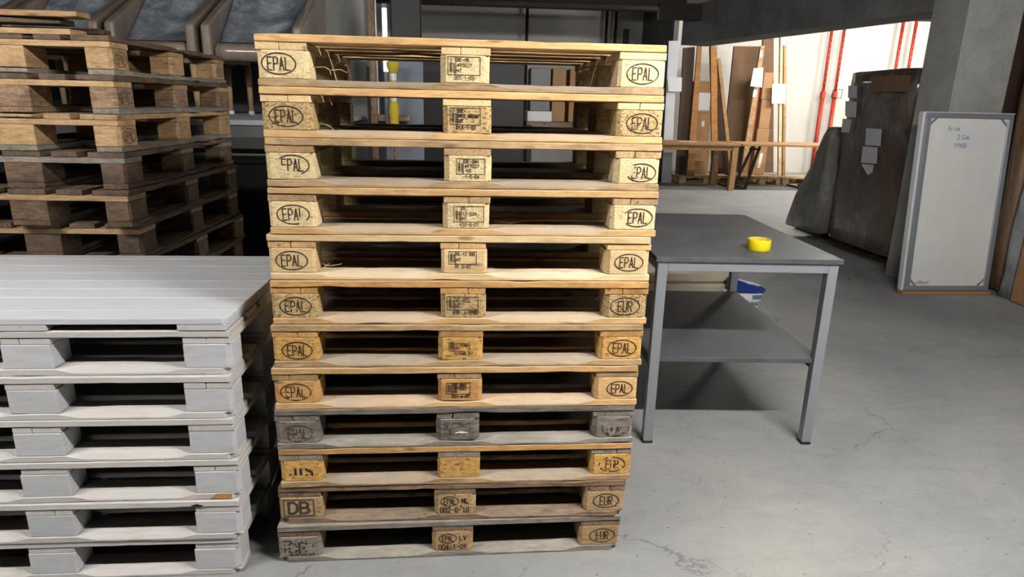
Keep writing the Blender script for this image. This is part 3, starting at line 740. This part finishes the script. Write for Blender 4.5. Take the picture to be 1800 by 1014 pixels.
# ------------------------------------------------------------------ workbench
TX, TY, TW, TD, TH = 1.4541, .7473, .836, 1.227, .9175
wb = empty('workbench', (TX, TY, 0), -.0521)
tag(wb, 'grey workbench with silver square-tube frame and a lower shelf, right of the tall stack', 'table')
g = Geo(); g.box((TW/2, TD/2, TH-.011), (TW, TD, .022), .0015, 0); g.make('tabletop', 'desk', wb)
lw = .045
for sx in (0, 1):
    for sy in (0, 1):
        x = .012+lw/2 if not sx else TW-.012-lw/2; y = .012+lw/2 if not sy else TD-.012-lw/2
        g = Geo(); g.box((x, y, (TH-.022+.014)/2), (lw, lw, TH-.022-.014-.001), .002, 2); lg = g.make('leg', 'silver', wb)
        g = Geo(); g.box((x, y, .007), (lw+.002, lw+.002, .0136), .002, 2); g.make('foot_pad', 'black', lg)
for y in (.012+lw/2, TD-.012-lw/2):
    g = Geo(); g.box((TW/2, y, TH-.022-.0225), (TW-.024-2*lw-.001, lw, .044), .0015, 0); g.make('apron_rail', 'silver', wb)
for x in (.012+lw/2, TW-.012-lw/2):
    g = Geo(); g.box((x, TD/2, TH-.022-.0225), (lw, TD-.024-2*lw-.001, .044), .0015, 1); g.make('apron_rail', 'silver', wb)
SH = .435
for x in (.012+lw/2, TW-.012-lw/2):
    g = Geo(); g.box((x, TD/2, SH-.022-.018), (.03, TD-.024-2*lw-.001, .034), .0015, 1); g.make('shelf_rail', 'black_steel', wb)
g = Geo(); g.prism([(.058, .03), (TW-.058, .03), (TW-.058, .058), (TW-.014, .058), (TW-.014, TD-.058), (.014, TD-.058), (.014, .058), (.058, .058)], SH-.0215, SH, .001); g.make('shelf', 'desk', wb)
g = Geo(); g.box((-.012, .16, .80), (.022, .03, .07), .003, 2); g.tube([(-.012, .12, .83), (-.012, .2, .83)], .005, 8); g.tube([(-.012, .12, .775), (-.012, .2, .775)], .005, 8)
g.make('side_latch', 'black_steel', wb)
# tape roll
tp = empty('tape_roll', (1.99, .915, TH+.0004))
tag(tp, 'roll of bright yellow tape lying flat on the grey workbench', 'tape')
g = Geo(); g.lathe([(.047, .001), (.0485, 0), (.0515, 0), (.0525, .0015), (.0525, .0485), (.0515, .05), (.0485, .05), (.047, .049)], n=48, closed=True); g.make('tape', 'yellow_tape', tp, True)
g = Geo(); g.lathe([(.0435, .001), (.0465, .001), (.0465, .049), (.0435, .049)], n=48, closed=True); g.make('core', 'kraft_core', tp, True)

# flat packages, bag and labelled boxes on the floor behind the workbench
g = Geo(); g.box((2.42, 3.43, .075), (1.10, .7, .15), .012, 0, (1, 2, 3), 8, .004, 3); tag(g.make('flat_package', 'carton_beige'), 'beige flat package on the floor behind the workbench, lower of the two', 'package')
g = Geo(); g.box((2.38, 3.43, .225), (1.0, .62, .145), .012, 0, (5, 2, 3), 8, .004, 5); tag(g.make('flat_package', 'carton_beige'), 'beige flat package lying on another one behind the workbench', 'package')
bx = empty('labelled_box', (2.96, 2.98, 0)); tag(bx, 'low white box with blue-grey label on the floor behind the workbench, lower one', 'box', 'white labelled boxes')
g = Geo(); g.box((-.10, 0, .03), (.28, .14, .058), .004); g.make('box_body', 'white_plastic', bx)
g = Geo(); g.box((0, -.0712, .032), (.07, .001, .034)); g.make('label', 'label_blue', bx)
bx = empty('labelled_box', (2.975, 2.98, .0595)); tag(bx, 'white box with blue-grey label stacked on another, under the blue bag', 'box', 'white labelled boxes')
g = Geo(); g.box((-.10, 0, .03), (.28, .15, .058), .004); g.make('box_body', 'white_plastic', bx)
g = Geo(); g.box((.0, -.0762, .032), (.075, .001, .038)); g.make('label', 'label_blue', bx)
g = Geo(); g.slab([(2.77, 2.93, .13), (2.93, 2.9, .125), (3.03, 2.9, .125), (3.05, 2.9, .15), (3.02, 2.92, .175), (2.9, 2.93, .20), (2.80, 2.93, .235), (2.76, 2.93, .22)], (.0, .12, .0))
o = g.make('blue_bag', 'blue_bag'); o.modifiers.new('bevel', 'BEVEL').width = .012; o.modifiers['bevel'].segments = 3
tag(o, 'crumpled dark blue plastic bag on top of the white labelled boxes', 'bag')

# ------------------------------------------------------------------ framed white panel leaning on the column
PW, PH = .795, 1.53
pn = empty('framed_panel', (4.503, 3.31, .034)); pn.rotation_euler = (-.088, 0, 0)
tag(pn, 'white panel in aluminium frame leaning against the concrete column, with a paper note', 'panel')
g = Geo(); g.box((PW/2, .02, PH/2), (PW-.02, .012, PH-.02), .001); g.make('sheet', 'panel_white', pn)
fwid = .042
for nm, c, d, ax in (('frame_rail', (fwid/2+.012, .012, PH/2), (fwid, .03, PH-2*fwid-.002), 2), ('frame_rail', (PW-fwid/2, .012, PH/2), (fwid, .03, PH-2*fwid-.002), 2),
                     ('frame_rail', (PW/2, .012, fwid/2), (PW, .03, fwid), 0), ('frame_rail', (PW/2, .012, PH-fwid/2), (PW, .03, fwid), 0)):
    g = Geo(); g.box(c, d, .002, ax); g.make(nm, 'alu', pn)
g = Geo(); g.box((-.008, .035, PH/2), (.018, .055, PH), .002, 2); g.make('side_edge', 'white_plastic', pn)
g = Geo(); g.box((PW/2, .035, PH+.004), (PW+.03, .05, .007), .001, 0); g.make('top_edge', 'white_plastic', pn)
for cx_, cz, sx, sz in ((fwid+.012, fwid, 1, 1), (PW-fwid, fwid, -1, 1), (fwid+.012, PH-fwid, 1, -1), (PW-fwid, PH-fwid, -1, -1)):
    g = Geo(); g.slab([(cx_, .010, cz+sz*.07), (cx_+sx*.07, .010, cz), (cx_+sx*.045, .010, cz), (cx_, .010, cz+sz*.045)], (0, .003, 0)); g.make('corner_brace', 'alu', pn)
g = Geo(); g.slab([(.19, .0125, PH-.09), (.50, .0125, PH-.085), (.505, .0125, PH-.31), (.20, .0125, PH-.315)], (0, .001, 0)); nt = g.make('paper_note', 'paper', pn)
g = Geo(); g.slab([(.09, .0130, .055), (.15, .0130, .09), (.2, .0130, .075), (.24, .0130, .085), (.23, .0130, .055)], (0, .001, 0)); g.make('glue_smudge', 'paper_grey', pn)
k = Ink(); k.text('Frick', .03, .165, .03, .015, .0028, .45); k.text('2 Cob', .12, .095, .034, .016, .0028, .4); k.text('111650', .10, .025, .034, .013, .0028, .45)
k.make('handwriting', 'pen', nt, (.20, .0120, PH-.31), (1, 0, 0), (0, 0, 1), .0004)
g = Geo(); g.box((4.90, 3.33, .0145), (.83, .08, .0285), .003, 0); tag(g.make('support_board', 'kraft'), 'brown wooden strip under the framed white panel', 'board')

# ------------------------------------------------------------------ wrapped goods
def lump(name, poly_b, poly_t, z0, z1, mat, seed, amp=.03, parent=None, nz=12, nsub=6, rnd_top=.06):
    """soft wrapped body between a bottom and a top outline"""
    def dens(p):
        o = []
        for i in range(len(p)):
            a, b = Vector(p[i]), Vector(p[(i+1) % len(p)])
            for j in range(nsub):
                tt_ = j/nsub; o.append(a.lerp(b, tt_))
        # round corners
        return [(o[i-1]+o[i]*2+o[(i+1) % len(o)])/4 for i in range(len(o))]
    B, T = dens(poly_b), dens(poly_t); n = len(B); rings = []
    for i in range(nz+1):
        s = i/nz; z = z0+(z1-z0)*s
        ring = []
        cb = sum((b for b in B), Vector((0, 0)))/n; ct = sum((b for b in T), Vector((0, 0)))/n; c = cb.lerp(ct, s)
        for a, b in zip(B, T):
            p = a.lerp(b, s)
            ins = 1 - (rnd_top*.6 if i in (0, nz) else 0)
            q = mnoise.noise(Vector((p.x*3+seed, p.y*3, z*2.2)))*amp + mnoise.noise(Vector((p.x*9+seed, p.y*9, z*5)))*amp*.35
            d = (p-c); p2 = c + d*(ins+q/max(d.length, .01))
            ring.append((p2.x, p2.y, z+(mnoise.noise(Vector((p.x*4, p.y*4, seed)))*amp*.5 if i == nz else 0)))
        rings.append(ring)
    g = Geo(); g.sweep(None, rings); return g.make(name, mat, parent, True)

root, _ = pallet('old_pallet', (5.95, 4.12, 0), math.pi/2, 1200, 'old_dark', 'old_dark', 'old_dark', 'old_dark')
tag(root, 'dark pallet under the tall brown wrapped goods beside the concrete column', 'pallet')
root, _ = pallet('old_pallet', (5.95, 5.35, 0), math.pi/2, 1210, 'old_dark', 'old_dark', 'old_dark', 'old_dark')
tag(root, 'dark pallet under the lower grey wrapped package', 'pallet')
wg = empty('wrapped_goods', (5.3, 4.6, .146)); tag(wg, 'tall goods wrapped in dark brown film with grey labels, beside the concrete column', 'package')
wo = (-5.3, -4.6)
mv = lambda P: [(a+wo[0], b+wo[1]) for a, b in P]
lump('wrapped_body', mv([(4.83, 4.08), (5.7, 4.08), (5.7, 5.26), (4.83, 5.26)]), mv([(4.80, 4.08), (5.7, 4.08), (5.7, 5.26), (4.80, 5.26)]), 0, 1.81, 'wrap_brown', 3, .03, wg, rnd_top=.03)
LB = [[(5.12, 1.82), (4.96, 1.815), (4.93, 1.69), (5.09, 1.69)], [(5.13, 1.66), (4.92, 1.65), (4.89, 1.49), (5.09, 1.50)], [(5.13, 1.475), (4.97, 1.465), (4.97, 1.33), (5.12, 1.33)],
      [(4.672, 1.39), (4.415, 1.389), (4.386, 1.224), (4.643, 1.219)], [(4.679, 1.206), (4.429, 1.21), (4.401, 1.049), (4.661, 1.038)], [(4.658, 1.026), (4.444, 1.034), (4.444, .96), (4.51, .924)]]
for q in LB:
    g = Geo(); g.slab([(4.762-5.3, y-4.6, z-.146) for y, z in q], (.003, 0, 0)); g.make('paper_label', 'paper_grey', wg)
g = Geo(); g.slab([(4.770-5.3, y-4.6, z-.146) for y, z in [(4.74, 1.90), (4.12, 1.89), (4.12, 1.74), (4.70, 1.75)]], (.003, 0, 0)); g.make('carton_strip', 'kraft_dark', wg)
o = lump('wrapped_package', [(4.76, 5.36), (5.7, 5.36), (5.7, 6.12), (4.68, 6.12)], [(4.80, 5.36), (5.6, 5.36), (5.6, 5.50), (4.80, 5.50)], .146, 1.38, 'wrap_grey', 9, .03)
tag(o, 'shorter grey film-wrapped package tapering upward behind the tall brown wrapped goods', 'package')
# right edge packages
o = lump('wrapped_roll', [(5.42, 3.32), (6.0, 3.32), (6.0, 3.56), (5.42, 3.56)], [(5.38, 3.40), (6.0, 3.40), (6.0, 3.56), (5.38, 3.56)], .02, 2.5, 'wrap_tan', 14, .03)
tag(o, 'tall tan film-wrapped package at the right edge, behind the carton', 'package')
o = lump('plastic_sheet', [(5.34, 3.12), (5.46, 3.12), (5.46, 3.27), (5.34, 3.27)], [(5.40, 3.2), (5.52, 3.2), (5.52, 3.28), (5.40, 3.28)], .001, 1.5, 'wrap_clear', 17, .03)
tag(o, 'crumpled grey plastic sheet hanging between the framed panel and the carton', 'plastic sheet')
g = Geo(); g.slab([(5.30, 2.86, 0.001), (5.95, 2.70, 0.001), (5.95, 2.70, .78), (5.30, 2.86, .78)], (.03, .24, 0)); o = g.make('carton', 'kraft'); o.modifiers.new('b', 'BEVEL').width = .01
tag(o, 'brown cardboard carton on the floor at the right edge', 'carton')

# ------------------------------------------------------------------ far bench tables and trestle
def bench(name, x0, x1, y0, y1, h, legs, lab, th=.10, apron=True):
    r = empty(name, (x0, y0, 0)); tag(r, lab, 'table')
    g = Geo(); g.box(((x1-x0)/2, (y1-y0)/2, h-.02), (x1-x0, y1-y0, .04), .004, 0, wob(x0)); g.make('tabletop', 'bench_oak', r)
    if apron:
        g = Geo(); g.box(((x1-x0)/2, .06, h-.04-.045), (x1-x0-.12, .03, .088), .003, 0, wob(x0+1)); g.make('apron', 'bench_oak', r)
    for x, y in legs:
        g = Geo(); g.box((x-x0, y-y0, (h-.041)/2), (.11, .11, h-.042), .004, 2, wob(x)); g.make('leg', 'bench_oak', r)
    return r
bench('bench_table', 3.9, 5.95, 10.5, 11.66, .90, [(5.86, 10.58), (5.86, 11.56), (4.0, 10.58), (4.0, 11.56)], 'wooden bench table far back, directly right of the tall stack, with a paper on it')
g = Geo(); g.box((5.1, 11.1, .9012), (.34, .2, .002)); tag(g.make('paper_sheet', 'paper'), 'white paper sheet lying on the far left wooden bench table', 'paper')
r2 = bench('bench_table', 6.02, 8.05, 10.6, 11.66, .90, [], 'wooden bench table far back beside the red props, on black trestle legs', apron=False)
for x in (.1, 1.6):
    for (a, b) in (((x+.16, .12, .858), (x-.15, .12, .028)), ((x+.30, .12, .858), (x+.10, .12, .028))):
        g = Geo(); g.tube([a, b], .03, 4); g.make('trestle_leg', 'black_steel', r2)
    for z_, xa, xb in ((.80, .10, .32), (.028, -.18, .13)):
        g = Geo(); g.tube([(x+xa, .12, z_), (x+xb, .12, z_)], .024, 4); g.make('trestle_bar', 'black_steel', r2)
    for xx_ in (-.14, .10):
        g = Geo(); g.tube([(x+xx_, .14, .026), (x+xx_, .9, .026)], .024, 4); g.make('trestle_foot', 'black_steel', r2)

# ------------------------------------------------------------------ far pallets with leaning sheets and cartons
for i, (x, rz, lab) in enumerate(((5.2, 0, 'far pallet under the leaning planks and carton tower'), (7.42, math.pi/2, 'far pallet in the middle of the row, short side showing'), (7.46, 0, 'far pallet at the right end of the row, top left bare'))):
    root, _ = pallet('far_pallet', (x, 11.7, 0), rz, 1500+i*9, 'honey', 'fresh', 'honey', 'chip_pale'); tag(root, lab, 'pallet', 'far pallets in front of the white wall')
def sheet(name, quad, y, th, mat, lab, cat, ytop=None, parent=None):
    """quad: (x,z) outline on a plane at depth y; leans back to ytop at its highest points"""
    zs = [z for _, z in quad]; z0, z1 = min(zs), max(zs); yt = ytop if ytop is not None else y
    g = Geo(); g.slab([(x, y+(yt-y)*(z-z0)/(z1-z0), z) for x, z in quad], (0, th, 0)); o = g.make(name, mat, parent)
    if lab: tag(o, lab, cat)
    return o
o = sheet('grey_sheet', [(4.78, 2.85), (5.01, 2.857), (4.99, 1.87), (5.05, .002), (4.84, .002)], 11.78, .03, 'grey_sheet', 'tall narrow grey sheet with a paper note, standing behind the far left bench table', 'sheet', 11.88)
g = Geo(); g.slab([(4.78, 11.79, 2.156), (5.09, 11.79, 2.141), (5.103, 11.79, 1.871), (4.83, 11.79, 1.865)], (0, .004, 0)); g.make('paper_note', 'paper', o)
sheet('brown_sheet', [(5.20, 2.75), (5.44, 2.78), (5.48, .1465), (5.24, .1465)], 12.1, .05, 'brown_sheet', 'dark brown sheet leaning behind the far left bench table', 'sheet', 12.2)
sheet('orange_plank', [(5.46, 2.80), (5.55, 2.80), (5.62, .146), (5.45, .146)], 12.0, .05, 'plank_orange', 'tall orange-brown plank leaning left of the carton tower', 'plank', 12.1)
z = .1465
for i, (h, a, b, lab) in enumerate(((.72, 5.66, 6.0, 'lowest carton of the far carton tower'), (.58, 5.62, 5.96, 'middle carton of the far carton tower'), (.66, 5.60, 5.93, 'top carton of the far tower, with a white delivery note'))):
    g = Geo(); g.box(((a+b)/2, 12.45, z+h/2), (b-a, .4, h-.001), .01, 0); o = g.make('carton', 'kraft'); tag(o, lab, 'carton', 'cartons of the far tower')
    if i == 2: g = Geo(); g.slab([(5.62, 12.247, z+.06), (5.9, 12.247, z+.06), (5.89, 12.247, z+.42), (5.62, 12.247, z+.42)], (0, .002, 0)); g.make('delivery_note', 'paper', o)
    if i == 1: g = Geo(); g.slab([(5.76, 12.247, z+.3), (5.82, 12.247, z+.3), (5.82, 12.247, z+.42), (5.76, 12.247, z+.42)], (0, .002, 0)); g.make('sticker', 'paper', o)
    z += h
sheet('orange_post', [(5.74, 2.80), (5.87, 2.80), (6.15, .146), (6.02, .146)], 12.02, .06, 'plank_orange', 'orange-brown wooden post standing right of the carton tower', 'post', 12.1)
sheet('thin_board', [(5.98, 2.57), (6.05, 2.57), (6.58, .146), (6.50, .146)], 12.2, .08, 'bench_oak', 'thin light board leaning left, between the wooden post and the big cardboard sheet', 'board', 12.3)
sheet('brown_sheet', [(5.90, 2.84), (6.12, 2.40), (6.56, .1465), (6.2, .1465)], 12.45, .05, 'brown_sheet', 'dark brown sheet behind the thin leaning board', 'sheet', 12.6)
sheet('cardboard_sheet', [(6.52, 2.87), (7.08, 2.88), (7.14, .17), (6.48, .16)], 12.66, .06, 'kraft_dark', 'large dark cardboard sheet leaning against the wall side', 'cardboard', 12.8)
o = sheet('edge_board', [(6.85, 2.84), (6.94, 2.84), (6.83, .147), (6.69, .147)], 12.1, .06, 'old_pale', 'narrow worn board with red-brown back and hanging paper, in front of the cardboard sheet', 'board', 12.2)
g = Geo(); g.slab([(6.69, 12.05, 2.38), (6.9, 12.05, 2.40), (6.92, 12.05, 2.0), (6.66, 12.05, 2.02)], (0, .004, 0)); g.make('paper_note', 'paper', o)
g = Geo(); g.slab([(6.84, 12.16, 2.74), (6.89, 12.16, 2.74), (6.88, 12.16, 2.61), (6.83, 12.16, 2.61)], (0, .004, 0)); g.make('sticker', 'paper', o)
g = Geo(); g.slab([(6.78, 12.13, 1.96), (6.86, 12.13, 1.96), (6.84, 12.13, 1.8), (6.77, 12.13, 1.8)], (0, .004, 0)); g.make('sticker', 'paper', o)
sheet('red_board', [(6.95, 2.5), (7.0, 2.5), (6.93, .147), (6.86, .147)], 12.25, .03, 'kraft_red', 'thin red-brown board directly behind the worn edge board', 'board', 12.3)
z = .1465
for i, (h, a, b) in enumerate(((1.0, 7.04, 7.32), (.62, 7.06, 7.30), (.55, 7.04, 7.26))):
    g = Geo(); g.box(((a+b)/2, 12.45, z+h/2), (b-a, .3, h-.001), .01, 0)
    o = g.make('carton', 'kraft'); tag(o, ('lowest', 'middle', 'top')[i]+' small carton stacked left of the tallest leaning board', 'carton', 'cartons beside the tallest board')
    if i == 0: g = Geo(); g.slab([(7.14, 12.297, .3), (7.2, 12.297, .3), (7.24, 12.297, .62), (7.17, 12.297, .62)], (0, .002, 0)); g.make('sticker', 'paper', o)
    z += h
sheet('tall_cardboard', [(7.18, 3.16), (7.42, 3.16), (7.80, .15), (7.44, .15)], 12.86, .06, 'kraft_dark', 'tallest cardboard sheet beside the white wall, dark broad face', 'cardboard', 12.9)
sheet('white_edge_board', [(7.26, 3.12), (7.32, 3.12), (7.66, .147), (7.60, .147)], 12.2, .06, 'fresh', 'pale narrow board along the tallest cardboard sheet, left one of the pair', 'board', 12.24)
o = sheet('worn_edge_board', [(7.345, 3.12), (7.40, 3.12), (7.76, .147), (7.70, .147)], 12.2, .06, 'old_pale', 'worn narrow board with white paper, right one of the pair by the white wall', 'board', 12.24)
g = Geo(); g.slab([(7.2, 12.19, 2.08), (7.50, 12.19, 2.09), (7.54, 12.19, 1.68), (7.24, 12.19, 1.68)], (0, .004, 0)); g.make('paper_note', 'paper', o)
g = Geo(); g.slab([(7.26, 12.225, 3.10), (7.39, 12.225, 3.10), (7.41, 12.225, 2.86), (7.29, 12.225, 2.86)], (0, .003, 0)); g.make('sticker', 'paper', o)

# red steel props
def prop(x, y, lab, h=3.82, split=1.95, mat='red_steel', loop=True, group=None):
    r = empty('steel_prop', (x, y, 0)); tag(r, lab, 'prop', group)
    g = Geo(); g.tube([(0, 0, .012), (0, 0, split)], .05, 14); g.make('outer_tube', mat, r, True)
    g = Geo(); g.tube([(0, 0, split), (0, 0, h-.02)], .037, 12); it = g.make('inner_tube', mat, r, True)
    g = Geo()
    for i in range(int((h-split-.4)/.13)):
        z_ = split+.2+.13*i; g.box((0, -.0365, z_), (.022, .003, .035), .001)
    g.make('pin_hole', 'hole', it)
    g = Geo(); g.lathe([(.0, split-.10), (.062, split-.10), (.062, split+.06), (0, split+.06)], n=14); g.make('collar', mat, r)
    if loop: g = Geo(); g.tube([(-.06, -.07, split-.08), (.13, -.07, split-.09), (.15, -.07, split+.12), (-.1, -.07, split+.10), (-.12, -.07, split-.08), (-.06, -.07, split-.08)], .009, 6); g.make('pin_handle', 'black_steel', r)
    for z_, nm in ((.006, 'base_plate'), (h-.012, 'head_plate')):
        g = Geo(); g.box((0, 0, z_), (.16, .16, .011), .001, 2); g.make(nm, mat, r)
PG = 'red steel props before the rear wall'
prop(9.50, 14.3, 'red steel prop before the white wall, leftmost of the bright four', group=PG, loop=False)
prop(9.81, 14.3, 'red steel prop with wire pin handle, second of the bright four', group=PG)
prop(11.27, 14.3, 'red steel prop rising behind the brown wrapped goods, left of the two', group=PG, loop=False)
prop(11.60, 14.3, 'red steel prop nearest the concrete column', group=PG, loop=False)
prop(2.10, 14.3, 'lone steel prop in shadow above the middle of the tall stack', group=PG, loop=False, mat='red_steel_shaded')
prop(3.98, 14.3, 'shadowed steel prop above the right end of the tall stack, left of two', group=PG, loop=False, mat='red_steel_shaded')
prop(4.20, 14.3, 'shadowed steel prop above the right end of the tall stack, right of two', group=PG, loop=False, mat='red_steel_shaded')

# ------------------------------------------------------------------ rear left rack with wrapped armchairs
rk = empty('storage_rack', (-1.7, 3.2, 0)); tag(rk, 'long grey storage platform behind the stacks carrying wrapped armchairs', 'rack')
g = Geo(); g.box((0, .45, 1.405), (2.9, 2.9, .03), .003, 0); g.make('shelf_board', 'shelf_grey', rk)
g = Geo(); g.box((0, -.96, 1.35), (2.9, .05, .07), .003, 0); g.make('front_beam', 'grey_metal', rk)
g = Geo(); g.box((0, -.94, 1.21), (2.9, .03, .012), .002, 0); g.make('cross_bar', 'grey_metal', rk)
for x in (-1.42, 1.42):
    for y in (-.95, 1.85):
        g = Geo(); g.box((x, y, .695), (.06, .06, 1.388), .003, 2); g.make('post', 'black_steel', rk)
def armchair(x, y, wd, lab):
    r = empty('wrapped_armchair', (x, y, 1.4205)); tag(r, lab, 'armchair', 'film-wrapped armchairs on the platform')
    z0 = .37
    g = Geo(); g.box((wd/2, .02, z0+.055), (wd-.14, .09, .11), .025, 0, (0, 0, 0), 6); g.make('seat_front', 'upholstery', r, True)
    g = Geo(); g.slab([(.07, .08, z0), (wd-.07, .08, z0), (wd-.07, .75, z0+.02), (.07, .75, z0+.02)], (0, 0, .08)); g.make('seat', 'upholstery', r)
    for s in (0, 1):
        x0 = s*(wd-.066)
        g = Geo(); g.slab([(x0, -.04, z0), (x0, -.04, z0+.22), (x0, .02, z0+.25), (x0, .8, z0+.62), (x0, .86, z0+.55), (x0, .8, z0)], (.064, 0, 0))
        o = g.make('arm', 'upholstery', r); b = o.modifiers.new('bevel', 'BEVEL'); b.width = .018; b.segments = 3
    g = Geo(); g.slab([(.07, .12, z0+.125), (wd-.07, .12, z0+.125), (wd-.07, .74, z0+.66), (.07, .74, z0+.66)], (0, .1, .0)); g.make('backrest', 'backrest_blue', r)
    for lx in (.06, wd-.06):
        for ly in (.05, .72):
            g = Geo(); g.tube([(lx, ly, z0-.002), (lx, ly, .03)], [.026, .017], 10); lg = g.make('leg', 'leg_beech', r, True)
            g = Geo(); g.tube([(lx, ly, .03), (lx, ly, .001)], [.021, .024], 10); g.make('foot_wrap', 'white_plastic', lg, True)
for x, wd, lab in ((-3.0, .58, 'film-wrapped armchair leftmost on the rear platform, only its edge in view'), (-2.38, .6, 'film-wrapped armchair with bright blue-white reflections, above the loose boards at the left'), (-1.74, .575, 'film-wrapped armchair in the middle of the row, above the rear left stack'),
                   (-1.13, .66, 'film-wrapped armchair nearest the grey concrete column')):
    armchair(x, 2.8, wd, lab)

# ------------------------------------------------------------------ things seen behind and through the tall stack, and added dark fillers
fr = empty('display_stand', (-.14, 3.5, 0)); tag(fr, 'wooden stand with grey-blue board, seen through the upper pallet openings', 'stand')
g = Geo(); g.box((.04, 0, 1.30), (.05, .06, 2.59), .003, 2, (9, 2, 1)); g.make('post', 'umber', fr)
g = Geo(); g.box((.195, 0, 1.42), (.258, .06, .05), .003, 0, (3, 2, 1)); g.make('crossbar', 'umber', fr)
g = Geo(); g.box((.245, .10, .98), (.36, .02, 1.9), .002, 2); g.make('board', 'stand_board', fr)
g = Geo(); g.box((.0725, .0, 2.0), (.006, .05, 1.1), .001, 2); g.make('edge_strip', 'white_plastic', fr)
g = Geo(); g.box((.30, .05, 2.25), (.24, .06, .55), .01, 2); g.make('dark_cover', 'black', fr)
st_ = empty('white_strip', (.008, 3.42, 0)); tag(st_, 'narrow bright white vertical strip rising above the tall stack', 'lamp')  # white strip, its brightness comes from added emission
g = Geo(); g.box((0, 0, 2.0), (.036, .02, .46), .002, 2); g.make('tube', 'lamp', st_)  # body of the white strip, bright by added emission
g = Geo(); g.box((0, 0, 2.247), (.036, .02, .03), .002, 2); g.make('end_cap', 'grey_metal', st_)
g = Geo(); g.box((0, .03, 1.0), (.03, .02, 1.9), .002, 2); g.make('stand', 'grey_metal', st_)
yf = empty('foam_roll', (.066, 3.38, 0)); tag(yf, 'yellow foam roll tied with white tape, seen through the upper pallet openings', 'foam')
g = Geo(); g.lathe([(.001, 1.845), (.05, 1.842), (.046, 1.80), (.03, 1.765), (.024, 1.755), (.024, 1.705), (.034, 1.69), (.042, 1.64), (.034, 1.6), (.024, 1.592), (.024, 1.548), (.034, 1.535), (.042, 1.47), (.034, 1.43), (.036, 1.36), (.042, 1.3), (.036, 1.24), (.03, 1.2), (.001, 1.2)], n=20); g.make('foam', 'yellow_foam', yf, True)
for z_ in (1.705, 1.548):
    g = Geo(); g.lathe([(.0255, z_), (.0265, z_+.005), (.0265, z_+.045), (.0255, z_+.05)], n=20); g.make('white_tape', 'white_plastic', yf, True)
g = Geo(); g.tube([(0, 0, 1.2), (0, 0, .002)], .012, 10); g.make('pole', 'umber', yf, True)
rk2 = empty('storage_rack', (1.64, 4.7, 0)); tag(rk2, 'dark storage shelf behind the tall stack carrying grey cabinet and cartons', 'rack')
g = Geo(); g.box((0, 0, 1.375), (.88, .8, .03), .003, 0); g.make('shelf_board', 'umber', rk2)
for x in (-.41, .41):
    for y in (-.37, .37):
        g = Geo(); g.box((x, y, .68), (.05, .05, 1.358), .003, 2); g.make('post', 'black_steel', rk2)
g = Geo(); g.box((1.34, 4.6, 1.44), (.24, .3, .098), .006, 0); o = g.make('shelf_carton', 'white_plastic'); tag(o, 'low white box under the grey cabinet on the dark rear shelf', 'box')
g = Geo(); g.box((1.34, 4.6, 1.687), (.19, .3, .392), .004, 2); tag(g.make('grey_cabinet', 'grey_metal'), 'grey box cabinet seen through the top pallet openings at the right', 'cabinet')
g = Geo(); g.box((1.525, 4.65, 1.64), (.13, .3, .496), .005, 2); tag(g.make('carton', 'kraft'), 'tall brown carton beside the grey cabinet on the rear shelf', 'carton')
g = Geo(); g.box((1.68, 4.7, 1.64), (.09, .3, .496), .005, 2); tag(g.make('carton', 'kraft'), 'slim brown carton rightmost on the rear shelf behind the tall stack', 'carton')

g = Geo(); g.box((.665, 4.55, .975), (1.0, .5, 1.948), .006, 2); r_ = g.make('dark_filler_cabinet', 'black'); tag(r_, 'black cabinet added to darken the view behind the middle of the tall stack', 'cabinet')  # added black cabinet gives the dark behind the pallet openings
for i in (0, 1):
    g = Geo(); g.box((.43+.5*i, 4.292, .975), (.48, .012, 1.88), .003, 2); d_ = g.make('door', 'black', r_)  # doors of the added filler cabinet
    g = Geo(); g.tube([(.62+.12*i, 4.278, .95), (.62+.12*i, 4.278, 1.10)], .006, 6); g.make('handle', 'grey_metal', d_)
for i, x in enumerate((-2.62, -1.68, -.76)):  # added black crates stand in for the dark under the platform
    r_ = empty('dark_filler_crate', (x, 2.75, 0)); tag(r_, ('leftmost', 'middle', 'rightmost')[i]+' black crate added to darken the space under the rear grey platform', 'crate', 'black filler crates under the platform')
    g = Geo(); g.box((0, 0, .58), (.86, .9, 1.14), .01, 2); g.make('filler_crate_body', 'black', r_)
    g = Geo(); g.box((0, 0, 1.165), (.88, .92, .028), .006, 0); g.make('filler_crate_lid', 'black', r_)
g = Geo(); g.slab([(5.31, 3.72, .002), (6.6, 3.72, .002), (6.6, 3.76, 2.45), (5.31, 3.76, 2.45)], (0, .12, 0)); tag(g.make('brown_sheet', 'brown_sheet'), 'tall dark brown sheet behind the concrete column at the right edge', 'sheet')

for i, x in enumerate((-2.76, -1.96, -1.20)):  # crates put in to blacken the gaps behind the armchairs
    g = Geo(); g.box((x, 4.35, 1.4215+.29), (.74, .5, .578), .01, 2); r_ = g.make('dark_filler_crate', 'black')
    tag(r_, ('leftmost', 'middle', 'rightmost')[i]+' black crate added to darken the gap behind the wrapped armchairs', 'crate', 'black filler crates behind the armchairs')
